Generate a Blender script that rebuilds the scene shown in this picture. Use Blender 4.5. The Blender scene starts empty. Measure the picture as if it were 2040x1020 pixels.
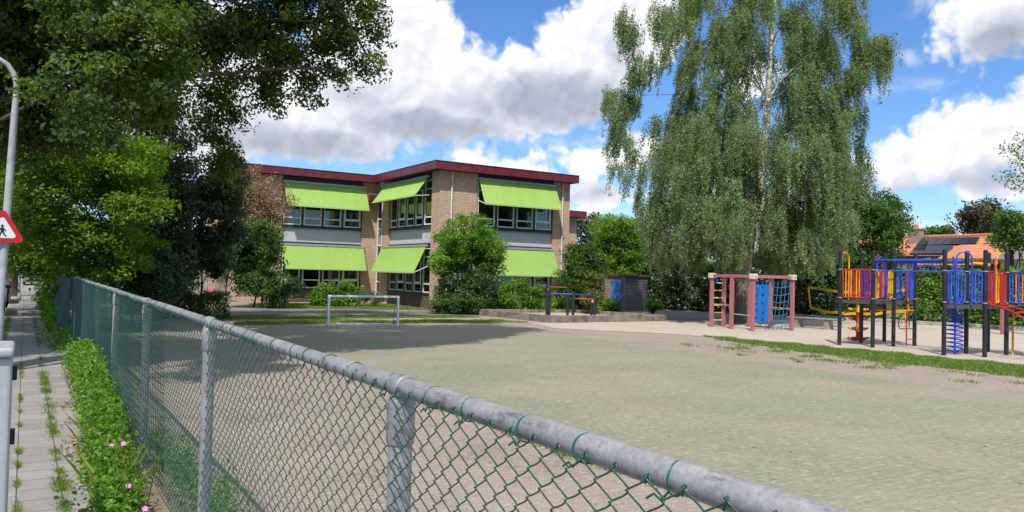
import bpy, math, random
import numpy as np
from mathutils import Vector, Matrix
random.seed(7); RNG = np.random.default_rng(11)
sc = bpy.context.scene
COL = sc.collection
rad = math.radians

# ---------------------------------------------------------------- camera
K = 1.2176                       # survey units of the playground -> metres
HC = 2.07                        # eye height above the playground ground (the pavement lies 0.37 m higher)
ZP = 0.37
TH, PIT, ROL, FPX = rad(32.35), rad(1.25), rad(1.4), 1530.0
_F = np.array([math.sin(TH)*math.cos(PIT), math.cos(TH)*math.cos(PIT), math.sin(PIT)])
_R = np.array([math.cos(TH), -math.sin(TH), 0.0]); _D = np.cross(_F, _R)
_R2 = math.cos(ROL)*_R - math.sin(ROL)*_D; _D2 = math.cos(ROL)*_D + math.sin(ROL)*_R
cd = bpy.data.cameras.new('camera'); cam = bpy.data.objects.new('camera', cd); COL.objects.link(cam)
cd.sensor_width = 36.0; cd.lens = 36.0*FPX/2040.0; cd.clip_start = 0.05; cd.clip_end = 3000
cam.matrix_world = Matrix(((_R2[0], -_D2[0], -_F[0], 0), (_R2[1], -_D2[1], -_F[1], 0), (_R2[2], -_D2[2], -_F[2], HC), (0, 0, 0, 1)))
sc.camera = cam

def ray(px, py): return (px-1020)/FPX*_R2 + (py-510)/FPX*_D2 + _F      # survey helper: sight line through a photo pixel
def gnd(px, py, z=0.0):
    d = ray(px, py); return np.array([0, 0, HC]) + d*(z-HC)/d[2]
def atd(px, py, D):                                                     # point on the sight line at horizontal distance D
    d = ray(px, py); return np.array([0, 0, HC]) + d*D/math.hypot(d[0], d[1])
def atx(px, py, X): d = ray(px, py); return np.array([0, 0, HC]) + d*X/d[0]
def aty(px, py, Y): d = ray(px, py); return np.array([0, 0, HC]) + d*Y/d[1]
_M3 = np.array([_R2, _D2, _F])
def pxy(P):
    q = (np.asarray(P, float)-np.array([0, 0, HC])) @ _M3.T
    w = np.maximum(q[..., 2], 1e-3)
    return 1020+FPX*q[..., 0]/w, 510+FPX*q[..., 1]/w, q[..., 2]

# ---------------------------------------------------------------- light and exposure
SUN_DELTA, SUN_EL = rad(43), rad(55)
to_sun = Vector((-math.sin(SUN_DELTA)*math.cos(SUN_EL), -math.cos(SUN_DELTA)*math.cos(SUN_EL), math.sin(SUN_EL)))
SHX, SHY = -to_sun.x/to_sun.z, -to_sun.y/to_sun.z                      # shadow offset per metre of height
sl = bpy.data.lights.new('sun', 'SUN'); sl.energy = 4.4; sl.angle = rad(0.55); sl.color = (1.0, 0.955, 0.88)
so = bpy.data.objects.new('sun', sl); COL.objects.link(so); so.rotation_euler = to_sun.to_track_quat('Z', 'Y').to_euler()
so.location = (-20, -20, 40)
sc.view_settings.view_transform = 'Standard'; sc.view_settings.look = 'None'
sc.view_settings.exposure = 0.13; sc.view_settings.gamma = 1.0
sc.render.engine = 'CYCLES'; sc.cycles.use_denoising = True; sc.cycles.max_bounces = 7
sc.cycles.transparent_max_bounces = 12; sc.cycles.caustics_reflective = False; sc.cycles.caustics_refractive = False

class NT:                                                              # small node-tree writer
    def __init__(s, nt): s.t = nt; s.n = nt.nodes; s.l = nt.links
    def put(s, sock, v):
        if hasattr(v, 'is_output'): s.l.new(v, sock)
        elif v is not None:
            try: sock.default_value = v
            except Exception: sock.default_value = (v, v, v)
    def node(s, typ, props=None, **ins):
        n = s.n.new(typ)
        for k, v in (props or {}).items(): setattr(n, k, v)
        for k, v in ins.items():
            key = int(k[1:]) if k[0] == 'i' and k[1:].isdigit() else k.replace('_', ' ')
            s.put(n.inputs[key], v)
        return n
    def m(s, op, a, b=None, c=None, clamp=False):
        n = s.n.new('ShaderNodeMath'); n.operation = op; n.use_clamp = clamp
        s.put(n.inputs[0], a)
        if b is not None: s.put(n.inputs[1], b)
        if c is not None: s.put(n.inputs[2], c)
        return n.outputs[0]
    def v(s, op, a, b=None):
        n = s.n.new('ShaderNodeVectorMath'); n.operation = op
        s.put(n.inputs[0], a)
        if b is not None: s.put(n.inputs[1], b)
        return n.outputs['Value'] if op in ('LENGTH', 'DOT_PRODUCT') else n.outputs[0]
    def mix(s, f, a, b, bt='MIX'):
        n = s.n.new('ShaderNodeMix'); n.data_type = 'RGBA'; n.blend_type = bt; n.clamp_factor = True
        s.put(n.inputs[0], f)
        for i, x in ((6, a), (7, b)):
            s.put(n.inputs[i], (*x, 1) if isinstance(x, tuple) and len(x) == 3 else x)
        return n.outputs[2]
    def noise(s, vec, scale, detail=4, rough=.55, dist=0, dims='3D'):
        n = s.node('ShaderNodeTexNoise', {'noise_dimensions': dims}, Vector=vec, Scale=scale, Detail=detail, Roughness=rough, Distortion=dist); return n.outputs[0]
    def step(s, x, a, b):
        n = s.n.new('ShaderNodeMapRange'); n.interpolation_type = 'SMOOTHSTEP'
        s.put(n.inputs['Value'], x); s.put(n.inputs['From Min'], a); s.put(n.inputs['From Max'], b); return n.outputs['Result']
    def ramp(s, x, stops):
        n = s.n.new('ShaderNodeValToRGB'); e = n.color_ramp.elements
        while len(e) < len(stops): e.new(.5)
        for i, (p, c) in enumerate(stops): e[i].position = p; e[i].color = (*c, 1)
        s.put(n.inputs[0], x); return n.outputs[0]

def azel(px, py):
    d = ray(px, py); d = d/np.linalg.norm(d); return math.degrees(math.atan2(d[0], d[1])), math.degrees(math.asin(d[2]))
def make_world():
    w = bpy.data.worlds.new('World'); sc.world = w; w.use_nodes = True
    t = NT(w.node_tree); t.n.clear()
    sky = t.node('ShaderNodeTexSky', {'sky_type': 'NISHITA', 'sun_disc': False, 'sun_elevation': SUN_EL, 'sun_rotation': math.pi+SUN_DELTA,
                                      'air_density': 1.0, 'dust_density': 0.3, 'ozone_density': 3.0, 'altitude': 0}).outputs[0]
    hs = t.node('ShaderNodeHueSaturation', Saturation=1.12, Value=1.0, Color=sky).outputs[0]
    blue = t.mix(1.0, hs, (.84, 1.02, 1.26), 'MULTIPLY')
    g = t.node('ShaderNodeTexCoord').outputs['Generated']
    sp = t.node('ShaderNodeSeparateXYZ', Vector=g)
    az = t.m('MULTIPLY', t.m('ARCTAN2', sp.outputs[0], sp.outputs[1]), 57.2958)
    el = t.m('MULTIPLY', t.m('ARCSINE', sp.outputs[2]), 57.2958)
    p = t.node('ShaderNodeCombineXYZ', X=az, Y=el, Z=0.0).outputs[0]
    wn = t.node('ShaderNodeTexNoise', {'noise_dimensions': '3D'}, Vector=p, Scale=.35, Detail=3.0)
    pw = t.v('ADD', p, t.v('MULTIPLY', t.v('SUBTRACT', wn.outputs[1], (.5, .5, .5)), (2.2, 1.6, 0)))
    def voro(sc_, vec): return t.node('ShaderNodeTexVoronoi', {'voronoi_dimensions': '2D', 'feature': 'SMOOTH_F1'}, Vector=vec, Scale=sc_, Smoothness=.35).outputs[0]
    v1, v2, v3 = voro(.42, pw), voro(.95, pw), voro(2.3, pw)
    fb = t.noise(pw, .8, 7, .6)
    def billow(a, b_, c, f):
        s_ = t.m('ADD', t.m('MULTIPLY', a, .50), t.m('ADD', t.m('MULTIPLY', b_, .30), t.m('MULTIPLY', c, .16)))
        return t.m('ADD', t.m('SUBTRACT', .72, s_), t.m('MULTIPLY', t.m('SUBTRACT', f, .5), .55))
    bil = billow(v1, v2, v3, fb)
    # the same field a little towards the sun (up and to the left): the difference models the relief
    off = t.v('ADD', pw, (-.35, .55, 0))
    bil2 = billow(voro(.42, off), voro(.95, off), v3, t.noise(off, .8, 5, .6))
    def field(lst, k=1.2):
        out = None
        for (x, y, rx, ry, *amt) in lst:
            a, e = azel(x, y); rx /= 28.5; ry /= 28.5
            ln = t.v('LENGTH', t.v('MULTIPLY', t.v('SUBTRACT', pw, (a, e, 0)), (1/rx, 1/ry, 0)))
            d = t.m('MULTIPLY', t.m('SUBTRACT', 1.0, ln), min(rx, ry) if not amt else amt[0])
            if out is None: out = d
            else:
                n = t.n.new('ShaderNodeMath'); n.operation = 'SMOOTH_MAX'; t.put(n.inputs[0], out); t.put(n.inputs[1], d); n.inputs[2].default_value = k if not amt else .15
                out = n.outputs[0]
        return out
    clouds = [(770, 130, 190, 180), (1000, 190, 190, 100), (1170, 130, 120, 130), (1250, 60, 110, 130), (620, 265, 260, 62), (430, 170, 190, 170),
              (860, 235, 300, 62), (1010, 345, 120, 52), (1085, 305, 52, 36), (1200, 325, 90, 48), (930, 308, 46, 26), (1180, 392, 110, 40),
              (1995, 45, 112, 72), (1897, 60, 30, 60), (1930, 275, 100, 78), (1800, 325, 95, 60), (2040, 280, 90, 80), (1990, 368, 120, 34), (1800, 440, 30, 20),
              (1490, 140, 70, 60), (1285, 300, 40, 40), (60, 120, 420, 240), (2300, 250, 220, 160), (1500, 420, 200, 60)]
    fld = field(clouds)
    high = t.m('MULTIPLY', t.step(el, 21, 30), t.m('MULTIPLY', t.m('SUBTRACT', t.noise(p, .05, 5, .55), .46), 22.0))
    fld2 = t.m('MAXIMUM', fld, t.m('SUBTRACT', high, t.m('MULTIPLY', t.m('SUBTRACT', 1.0, t.step(el, 20, 26)), 50.0)))
    dens = t.m('ADD', fld2, t.m('MULTIPLY', t.m('SUBTRACT', bil, .36), 2.3))
    alpha = t.step(dens, -.25, .75)
    wisps = [(1815, 110, 34, 14), (1838, 166, 40, 14), (1845, 5, 40, 16), (1130, 285, 120, 10), (430, 320, 120, 24), (870, 350, 140, 14), (1760, 180, 30, 10), (1880, 455, 130, 18)]
    wf = t.m('MULTIPLY', t.step(t.m('ADD', field(wisps, .3), t.m('MULTIPLY', t.m('SUBTRACT', fb, .5), 1.3)), -.3, .9), .55)
    alpha = t.m('MAXIMUM', alpha, wf)
    gray = [(1110, 205, 200, 75, 1.3), (1245, 225, 120, 60, 1.1), (600, 290, 280, 50, 1.0), (860, 255, 260, 52, 1.1), (960, 215, 150, 50, .6), (2010, 82, 110, 58, 1.1), (1975, 358, 140, 36, .7),
            (1800, 372, 110, 30, .55), (1190, 385, 110, 26, .5), (1020, 385, 100, 24, .45), (1240, 120, 60, 60, .5), (100, 200, 400, 100, .5), (700, 190, 120, 40, .4)]
    gf = t.step(t.m('ADD', field(gray), t.m('MULTIPLY', t.m('SUBTRACT', fb, .5), .8)), -.22, .95)
    rel = t.m('SUBTRACT', bil, bil2)
    lit = t.m('ADD', t.m('SUBTRACT', 1.0, t.m('MULTIPLY', gf, .66)), t.m('MULTIPLY', rel, .42))
    thick = t.m('MULTIPLY', t.step(dens, .2, 3.2), .12)
    lit = t.m('SUBTRACT', lit, thick, clamp=True)
    ccol = t.ramp(lit, [(0.0, (2.5, 2.75, 3.4)), (.35, (3.7, 4.0, 4.8)), (.7, (5.8, 6.0, 6.7)), (1.0, (8.3, 8.3, 8.5))])
    col = t.mix(alpha, blue, ccol)
    bg = t.node('ShaderNodeBackground', Color=col, Strength=.118)
    o = t.node('ShaderNodeOutputWorld'); t.l.new(bg.outputs[0], o.inputs[0])
    w.cycles.sampling_method = 'MANUAL'; w.cycles.sample_map_resolution = 512
make_world()

# ---------------------------------------------------------------- materials
MATS = {}
def mat(name, base, rough=.6, var=0, vscale=6, metal=0, spec=.4, bump=0, bscale=40, dark=None, stretch=(1, 1, 1), coat=0):
    if name in MATS: return MATS[name]
    m = bpy.data.materials.new(name); m.use_nodes = True; t = NT(m.node_tree); b = t.n['Principled BSDF']
    b.inputs['Roughness'].default_value = rough; b.inputs['Metallic'].default_value = metal; b.inputs['Specular IOR Level'].default_value = spec
    b.inputs['Coat Weight'].default_value = coat
    oc = t.node('ShaderNodeTexCoord').outputs['Object']
    if stretch != (1, 1, 1): oc = t.v('MULTIPLY', oc, stretch)
    if var:
        n = t.noise(oc, vscale, 6, .62)
        n2 = t.noise(oc, vscale*7, 3, .6)
        f = t.step(t.m('ADD', t.m('MULTIPLY', n, .72), t.m('MULTIPLY', n2, .28)), .36, .64)
        d = dark or tuple(c*(1-var) for c in base)
        u = tuple(min(1, c*(1+var*.5)) for c in base)
        c = t.ramp(f, [(0, d), (.55, base), (1, u)])
        t.l.new(c, b.inputs['Base Color'])
        t.l.new(t.m('ADD', rough-.12, t.m('MULTIPLY', n2, .24)), b.inputs['Roughness'])
    else: b.inputs['Base Color'].default_value = (*base, 1)
    if bump:
        bn = t.node('ShaderNodeBump', Strength=bump, Distance=.02, Height=t.noise(oc, bscale, 5, .65))
        t.l.new(bn.outputs[0], b.inputs['Normal'])
    MATS[name] = m; return m
def brickmat(name, c1, c2, mortar, bw=.22, bh=.0625, ms=.011, weather=.35):
    m = bpy.data.materials.new(name); m.use_nodes = True; t = NT(m.node_tree); b = t.n['Principled BSDF']
    b.inputs['Roughness'].default_value = .85; b.inputs['Specular IOR Level'].default_value = .25
    ge = t.node('ShaderNodeNewGeometry'); P = t.node('ShaderNodeSeparateXYZ', Vector=ge.outputs['Position']); N = t.node('ShaderNodeSeparateXYZ', Vector=t.v('ABSOLUTE', ge.outputs['True Normal']))
    u = t.m('ADD', t.m('MULTIPLY', P.outputs[0], t.m('ROUND', N.outputs[1])), t.m('MULTIPLY', P.outputs[1], t.m('ROUND', N.outputs[0])))
    vec = t.node('ShaderNodeCombineXYZ', X=u, Y=P.outputs[2], Z=0.0).outputs[0]
    br = t.node('ShaderNodeTexBrick', {'offset': .5}, Vector=vec, Color1=(*c1, 1), Color2=(*c2, 1), Mortar=(*mortar, 1), Scale=1.0, Mortar_Size=ms, Mortar_Smooth=.2, Bias=0.0, Brick_Width=bw, Row_Height=bh)
    n = t.noise(vec, 1.3, 5, .6); n2 = t.noise(vec, 14, 3, .6)
    col = t.mix(t.m('MULTIPLY', t.step(n, .35, .7), weather), br.outputs['Color'], tuple(c*.55 for c in c2))
    col = t.mix(t.m('MULTIPLY', t.step(n2, .3, .7), .3), col, tuple(min(1, c*1.35) for c in c1))
    t.l.new(col, b.inputs['Base Color'])
    bn = t.node('ShaderNodeBump', {'invert': True}, Strength=.5, Distance=.008, Height=br.outputs['Fac']); t.l.new(bn.outputs[0], b.inputs['Normal'])
    MATS[name] = m; return m
def leafmat(name, c, trans=.35, var=.45, hue=(1.25, 1.0, .6), rough=.5, spec=.35):
    m = bpy.data.materials.new(name); m.use_nodes = True; t = NT(m.node_tree); b = t.n['Principled BSDF']
    a = t.node('ShaderNodeAttribute', {'attribute_name': 'tint'}).outputs['Fac']
    lo = tuple(x*(1-var) for x in c); hi = tuple(min(1, x*(1+var)*h) for x, h in zip(c, hue))
    col = t.ramp(a, [(0, lo), (.5, c), (1, hi)])
    t.l.new(col, b.inputs['Base Color']); b.inputs['Roughness'].default_value = rough; b.inputs['Specular IOR Level'].default_value = spec
    tr = t.node('ShaderNodeBsdfTranslucent'); tc = t.mix(1.0, col, (1.5, 1.6, .55), 'MULTIPLY'); t.l.new(tc, tr.inputs[0])
    mx = t.node('ShaderNodeMixShader', i0=trans); t.l.new(b.outputs[0], mx.inputs[1]); t.l.new(tr.outputs[0], mx.inputs[2])
    t.l.new(mx.outputs[0], t.n['Material Output'].inputs[0]); MATS[name] = m; return m
def groundmat(name, layers, rough=.9, bump=.35, bscale=60, brick=None, streak=None):
    """layers: base colour then (colour, noise scale, lo, hi, amount, detail)"""
    m = bpy.data.materials.new(name); m.use_nodes = True; t = NT(m.node_tree); b = t.n['Principled BSDF']
    b.inputs['Roughness'].default_value = rough; b.inputs['Specular IOR Level'].default_value = .2
    P = t.node('ShaderNodeNewGeometry').outputs['Position']; col = None
    h = t.noise(P, bscale, 6, .7)
    for i, L in enumerate(layers):
        if col is None: col = t.mix(0.0, L, L); continue
        c, s, lo, hi, amt, det = L
        vec = t.v('MULTIPLY', P, streak) if (streak and s > 3) else P
        col = t.mix(t.m('MULTIPLY', t.step(t.noise(t.v('ADD', vec, (i*7.3, i*3.1, 0)), s, det, .62), lo, hi), amt), col, c)
    if brick:
        bw, bh, mc, amt, rot, fade = brick
        mp = t.node('ShaderNodeMapping', Vector=P); mp.inputs['Rotation'].default_value = (0, 0, rot)
        br = t.node('ShaderNodeTexBrick', {'offset': .5}, Vector=mp.outputs[0], Color1=(1, 1, 1, 1), Color2=(.80, .80, .80, 1), Mortar=(*mc, 1), Scale=1.0, Mortar_Size=.006 if bw < .25 else .0055, Mortar_Smooth=.3, Brick_Width=bw, Row_Height=bh)
        msk = t.m('MULTIPLY', t.step(t.noise(P, .6, 4, .6), .3, .6), amt) if fade else amt
        col = t.mix(msk, col, br.outputs['Color'], 'MULTIPLY')
        h = t.m('SUBTRACT', h, t.m('MULTIPLY', br.outputs['Fac'], .8))
    t.l.new(col, b.inputs['Base Color'])
    bn = t.node('ShaderNodeBump', Strength=bump, Distance=.01, Height=h); t.l.new(bn.outputs[0], b.inputs['Normal'])
    MATS[name] = m; return m

# ---------------------------------------------------------------- mesh helpers
ORG = {}
def org(o): return ORG.get(o.name, np.zeros(3)) if o is not None else np.zeros(3)
def link_mesh(name, V, F, material, parent=None, smooth=False, tint=None, loc=None):
    V = np.asarray(V, float)
    if parent is None and loc is None:
        loc = np.array([V[:, 0].mean(), V[:, 1].mean(), V[:, 2].min()])
    o0 = org(parent) if parent is not None else np.asarray(loc)
    me = bpy.data.meshes.new(name)
    if isinstance(F, np.ndarray):
        n, k = F.shape
        me.vertices.add(len(V)); me.vertices.foreach_set('co', (V-o0).astype(np.float32).ravel())
        me.loops.add(n*k); me.loops.foreach_set('vertex_index', F.astype(np.int32).ravel())
        me.polygons.add(n); me.polygons.foreach_set('loop_start', np.arange(0, n*k, k, dtype=np.int32)); me.polygons.foreach_set('loop_total', np.full(n, k, np.int32))
        me.update(calc_edges=True); me.validate()
    else:
        me.from_pydata([tuple(v) for v in (V-o0)], [], F); me.update()
    if smooth: me.polygons.foreach_set('use_smooth', np.ones(len(me.polygons), bool))
    if tint is not None:
        a = me.attributes.new('tint', 'FLOAT', 'FACE'); a.data.foreach_set('value', np.asarray(tint, np.float32))
    if material is not None: me.materials.append(material)
    o = bpy.data.objects.new(name, me); COL.objects.link(o)
    if parent is not None: o.parent = parent; ORG[o.name] = o0
    else: o.location = o0; ORG[o.name] = o0
    return o
def tag(o, label, cat, group=None):
    o['label'] = label; o['category'] = cat
    if group: o['group'] = group
    return o
def kind(o, k): o['kind'] = k; return o
def thing(name, loc, label, cat, group=None):
    o = bpy.data.objects.new(name, None); COL.objects.link(o); o.location = tuple(loc); o.empty_display_size = .3
    ORG[o.name] = np.array(loc, float); return tag(o, label, cat, group)
class MB:
    def __init__(s): s.V = []; s.F = []
    def add(s, vs, fs):
        k = len(s.V); s.V += [tuple(map(float, v)) for v in vs]; s.F += [tuple(i+k for i in f) for f in fs]; return s
    def box(s, x0, x1, y0, y1, z0, z1):
        return s.add([(x0, y0, z0), (x1, y0, z0), (x1, y1, z0), (x0, y1, z0), (x0, y0, z1), (x1, y0, z1), (x1, y1, z1), (x0, y1, z1)],
                     [(0, 3, 2, 1), (4, 5, 6, 7), (0, 1, 5, 4), (1, 2, 6, 5), (2, 3, 7, 6), (3, 0, 4, 7)])
    def prism(s, poly, vec):
        n = len(poly); vec = np.array(vec, float); P = [np.array(p, float) for p in poly]
        return s.add(P+[p+vec for p in P], [tuple(range(n-1, -1, -1)), tuple(range(n, 2*n))]+[(i, (i+1) % n, n+(i+1) % n, n+i) for i in range(n)])
    def bar(s, a, b, w, h, up=(0, 0, 1)):
        a = Vector(a); b = Vector(b); d = (b-a).normalized(); u = Vector(up); sd = d.cross(u)
        if sd.length < 1e-4: sd = d.cross(Vector((1, 0, 0)))
        sd.normalize(); u = sd.cross(d).normalized(); sd *= w/2; u *= h/2
        return s.prism([a-sd-u, a+sd-u, a+sd+u, a-sd+u], b-a)
    def tube(s, pts, r, n=8, closed=False, cap=True):
        P = [Vector(p) for p in pts]; R = r if isinstance(r, (list, tuple, np.ndarray)) else [r]*len(P); k0 = len(s.V); m = len(P); nrm = None
        for i, p in enumerate(P):
            a = P[i-1] if (i > 0 or closed) else p; b = P[(i+1) % m] if (i < m-1 or closed) else p
            t = (b-a).normalized()
            if nrm is None:
                nrm = t.cross(Vector((0, 0, 1)))
                if nrm.length < .05: nrm = t.cross(Vector((1, 0, 0)))
                nrm.normalize()
            else:
                nrm = (nrm-t*nrm.dot(t)); nrm = nrm.normalized() if nrm.length > 1e-6 else t.orthogonal().normalized()
            bn = t.cross(nrm)
            for j in range(n):
                an = 2*math.pi*j/n; s.V.append(tuple(p+(nrm*math.cos(an)+bn*math.sin(an))*R[i]))
        for i in range(m if closed else m-1):
            for j in range(n):
                a = k0+i*n+j; b = k0+i*n+(j+1) % n; c = k0+((i+1) % m)*n+(j+1) % n; d = k0+((i+1) % m)*n+j
                s.F.append((a, b, c, d))
        if cap and not closed:
            s.F.append(tuple(k0+j for j in range(n-1, -1, -1))); s.F.append(tuple(k0+(m-1)*n+j for j in range(n)))
        return s
    def lathe(s, prof, c=(0, 0, 0), n=16):
        k0 = len(s.V)
        for (r, z) in prof:
            for j in range(n):
                a = 2*math.pi*j/n; s.V.append((c[0]+r*math.cos(a), c[1]+r*math.sin(a), c[2]+z))
        for i in range(len(prof)-1):
            for j in range(n): s.F.append((k0+i*n+j, k0+i*n+(j+1) % n, k0+(i+1)*n+(j+1) % n, k0+(i+1)*n+j))
        s.F.append(tuple(k0+j for j in range(n-1, -1, -1))); s.F.append(tuple(k0+(len(prof)-1)*n+j for j in range(n)))
        return s
    def build(s, name, material, parent=None, k=1.0, smooth=False, bevel=0, segs=2):
        o = link_mesh(name, np.array(s.V)*k, s.F, material, parent)
        if smooth:
            o.data.polygons.foreach_set('use_smooth', np.ones(len(o.data.polygons), bool)); o.data.update()
            try: o.data.set_sharp_from_angle(angle=rad(40))
            except Exception: pass
        if bevel:
            b = o.modifiers.new('bevel', 'BEVEL'); b.width = bevel; b.segments = segs; b.limit_method = 'ANGLE'; b.angle_limit = rad(40)
        return o
def grid(name, xs, ys, zf, material, parent=None):
    X, Y = np.meshgrid(xs, ys); Z = zf(X, Y) if callable(zf) else np.full_like(X, zf)
    V = np.stack([X, Y, Z], -1).reshape(-1, 3); nx, ny = len(xs), len(ys)
    i = (np.arange(ny-1)[:, None]*nx+np.arange(nx-1)[None]).ravel()
    return link_mesh(name, V, np.stack([i, i+1, i+nx+1, i+nx], 1), material, parent, loc=(0, 0, 0) if parent is None else None)
# ================================================================ GROUND
M_paving = groundmat('sandy_paving', [(.325, .275, .218), ((.335, .29, .235), .35, .35, .65, .8, 4), ((.20, .165, .135), .9, .45, .75, .6, 5), ((.44, .38, .325), 14, .5, .68, .75, 5), ((.105, .082, .065), 11, .54, .72, .5, 6), ((.07, .055, .045), 45, .52, .70, .7, 3)],
                     bump=.5, bscale=45, brick=(.21, .105, (.45, .43, .41), .45, 0, True))
M_pitch = groundmat('grey_green_pitch', [(.262, .262, .190), ((.318, .280, .216), .22, .40, .62, .85, 4), ((.222, .240, .160), .16, .46, .66, .8, 4), ((.38, .37, .29), 9, .5, .68, .75, 5), ((.125, .122, .085), 8, .53, .72, .45, 6), ((.085, .078, .06), 40, .54, .72, .6, 3)],
                    bump=.5, bscale=60, brick=(.21, .105, (.45, .45, .43), .5, 0, True))
M_sand = groundmat('play_sand', [(.43, .375, .31), ((.36, .305, .25), .8, .4, .7, .7, 5), ((.52, .45, .385), 6, .45, .7, .6, 5), ((.34, .285, .24), 12, .56, .76, .6, 4)], bump=1.0, bscale=5)
M_asphalt = groundmat('worn_asphalt', [(.15, .145, .14), ((.22, .21, .195), .7, .4, .7, .8, 5), ((.10, .098, .095), 20, .5, .75, .6, 4)], bump=.4, bscale=80)
M_road = groundmat('street_clinker', [(.20, .17, .155), ((.13, .115, .105), 1.2, .4, .7, .7, 5)], bump=.4, brick=(.2, .1, (.5, .5, .5), .8, 0, False))
M_tiles = groundmat('concrete_tiles', [(.315, .300, .280), ((.25, .24, .225), 1.1, .42, .7, .75, 5), ((.38, .365, .345), 9, .48, .72, .5, 4), ((.27, .25, .225), 30, .56, .75, .5, 3)], bump=.4, bscale=50, brick=(.30, .2825, (.30, .29, .25), 1.0, math.pi/2, False))
M_soil = groundmat('soil', [(.20, .155, .115), ((.30, .25, .19), 2, .4, .7, .8, 5), ((.11, .09, .065), 8, .5, .7, .7, 4)], bump=.8, bscale=20)
M_turf = groundmat('turf_soil', [(.105, .155, .038), ((.20, .185, .10), 1.6, .52, .70, .9, 5), ((.07, .11, .03), 5, .45, .7, .7, 4)], bump=.8, bscale=30)
M_conc = mat('concrete', (.36, .335, .29), .9, .45, 3, bump=.5, bscale=25)
M_land = groundmat('land', [(.16, .16, .10), ((.10, .12, .05), .2, .4, .7, .8, 5)], bump=.3)

gx = [-700, -120, -30, -9, -.52, -.51, .70, .95, 1.2, 1.55, 1.9, 5, 12, 20, 30, 60, 150, 700]
gz = np.interp(gx, [-700, -.52, -.51, .95, 1.9, 700], [.20, .20, .33, .33, -.03, -.03])
def gheight(x): return float(np.interp(x, gx, gz))
kind(grid('ground', gx, [-60, -20, 0, 10, 20, 40, 80, 160, 900], lambda X, Y: np.interp(X, gx, gz), M_land), 'structure')
def sheet(name, poly, z, material, jit=0, seed=0):
    P = []
    r = random.Random(seed)
    for i, a in enumerate(poly):
        b = poly[(i+1) % len(poly)]; n = max(1, int(math.dist(a, b)/.35)) if jit else 1
        for j in range(n):
            f = j/n; P.append((a[0]+(b[0]-a[0])*f+(r.uniform(-jit, jit)), a[1]+(b[1]-a[1])*f+(r.uniform(-jit, jit)), z))
    return kind(link_mesh(name, P, [tuple(range(len(P)))], material, loc=(0, 0, 0)), 'structure')
kind(link_mesh('road', [(-9, -30, .215), (-.50, -30, .215), (-.50, 120, .215), (-9, 120, .215)], [(0, 1, 2, 3)], M_road, loc=(0, 0, 0)), 'structure')
kb = MB()
for i in range(75): kb.box(-.50, -.402, -12+i*1.0+.004, -12+(i+1)*1.0-.004, .1, ZP+.006)
kind(kb.build('street_kerb', M_conc, None, bevel=.012), 'structure')
pv = link_mesh('pavement', [(-.40, -12, ZP), (.70, -12, ZP), (.70, 63, ZP), (-.40, 63, ZP)], [(0, 1, 2, 3)], M_tiles, loc=(0, 0, 0)); kind(pv, 'structure')
kind(grid('soil_strip', [.70, .78, .9, 1.02], np.arange(-3, 64, 1.0), lambda X, Y: ZP-.012-(X > .95)*.01, M_soil), 'structure')
# bank down from the fence and the sandy paving of the playground
bx = [1.02, 1.2, 1.4, 1.6, 1.8, 2.0, 2.2]; bz = [.345, .27, .18, .10, .04, .004, .004]
kind(grid('bank', bx, np.arange(-6, 44, .5), lambda X, Y: np.interp(X, bx, bz)+.012*np.sin(Y*1.7+X*5)*(X < 1.9), M_paving), 'structure')
kind(link_mesh('playground_paving', [(2.2, -30, .004), (48, -30, .004), (48, 46, .004), (2.2, 46, .004)], [(0, 1, 2, 3)], M_paving, loc=(0, 0, 0)), 'structure')
sheet('pitch', [(5.40, -20), (15.45, -20), (15.45, 24.6), (15.3, 24.8), (6.5, 26.6), (5.40, 26.9)], .009, M_pitch)
kr = MB()
for i in range(48): kr.box(5.30, 5.39, -20+i+.004, -19+i-.004, -.05, .022)
kind(kr.build('pitch_kerb', M_conc, None, bevel=.008), 'structure')
sand_poly = [(21.7, -6), (21.7, 8), (21.4, 13), (20.6, 18), (19.6, 20.5), (17.0, 23.6), (17.6, 26.2), (25.2, 26.2), (30, 26.0), (36, 25.2), (37.7, 21), (38.2, 16), (38.6, -6)]
sheet('sand', sand_poly, .013, M_sand, .10, 3)
sheet('asphalt_yard', [(25.3, 26.3), (30, 26.2), (36, 25.5), (40, 22), (40, 40), (25.3, 40)], .008, M_asphalt)
sheet('path', [(3.6, 32.3), (10, 32.6), (18.4, 31.6), (18.6, 35.0), (12, 37.2), (3.2, 39.5)], .0085, M_asphalt, .05, 5)
lawn_a = [(6.4, 27.9), (11, 27.6), (17.7, 26.9), (17.5, 28.3), (12, 29.0), (6.6, 29.5)]
lawn_b = [(6.2, 30.8), (12, 30.6), (17.6, 30.3), (17.8, 31.4), (12, 32.6), (6.3, 33.0)]
lawn_c = [(19.15, -6), (21.75, -6), (21.7, 8), (21.4, 13), (20.7, 16.8), (20.2, 19.0), (19.7, 18.2), (19.0, 14)]
lawn_d = [(10.5, 38.2), (14, 37.6), (18.3, 36.2), (18.4, 37.2), (18.3, 43), (10.5, 44)]
for i, (p, n) in enumerate(((lawn_a, 'lawn'), (lawn_b, 'lawn'), (lawn_c, 'lawn'), (lawn_d, 'lawn'))): sheet(n, p, .017, M_turf, .12, 20+i)
# far edging board between sand and hedge
ke = MB(); e0, e1 = np.array([35.4, 27.2]), np.array([39.2, 14.0])
for i in range(10):
    a = e0+(e1-e0)*(i/10+.001); b = e0+(e1-e0)*((i+1)/10-.001); ke.bar((*a, .09), (*b, .09), .14, .2)
kind(ke.build('edging_kerb', M_conc, None, bevel=.01), 'structure')

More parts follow.
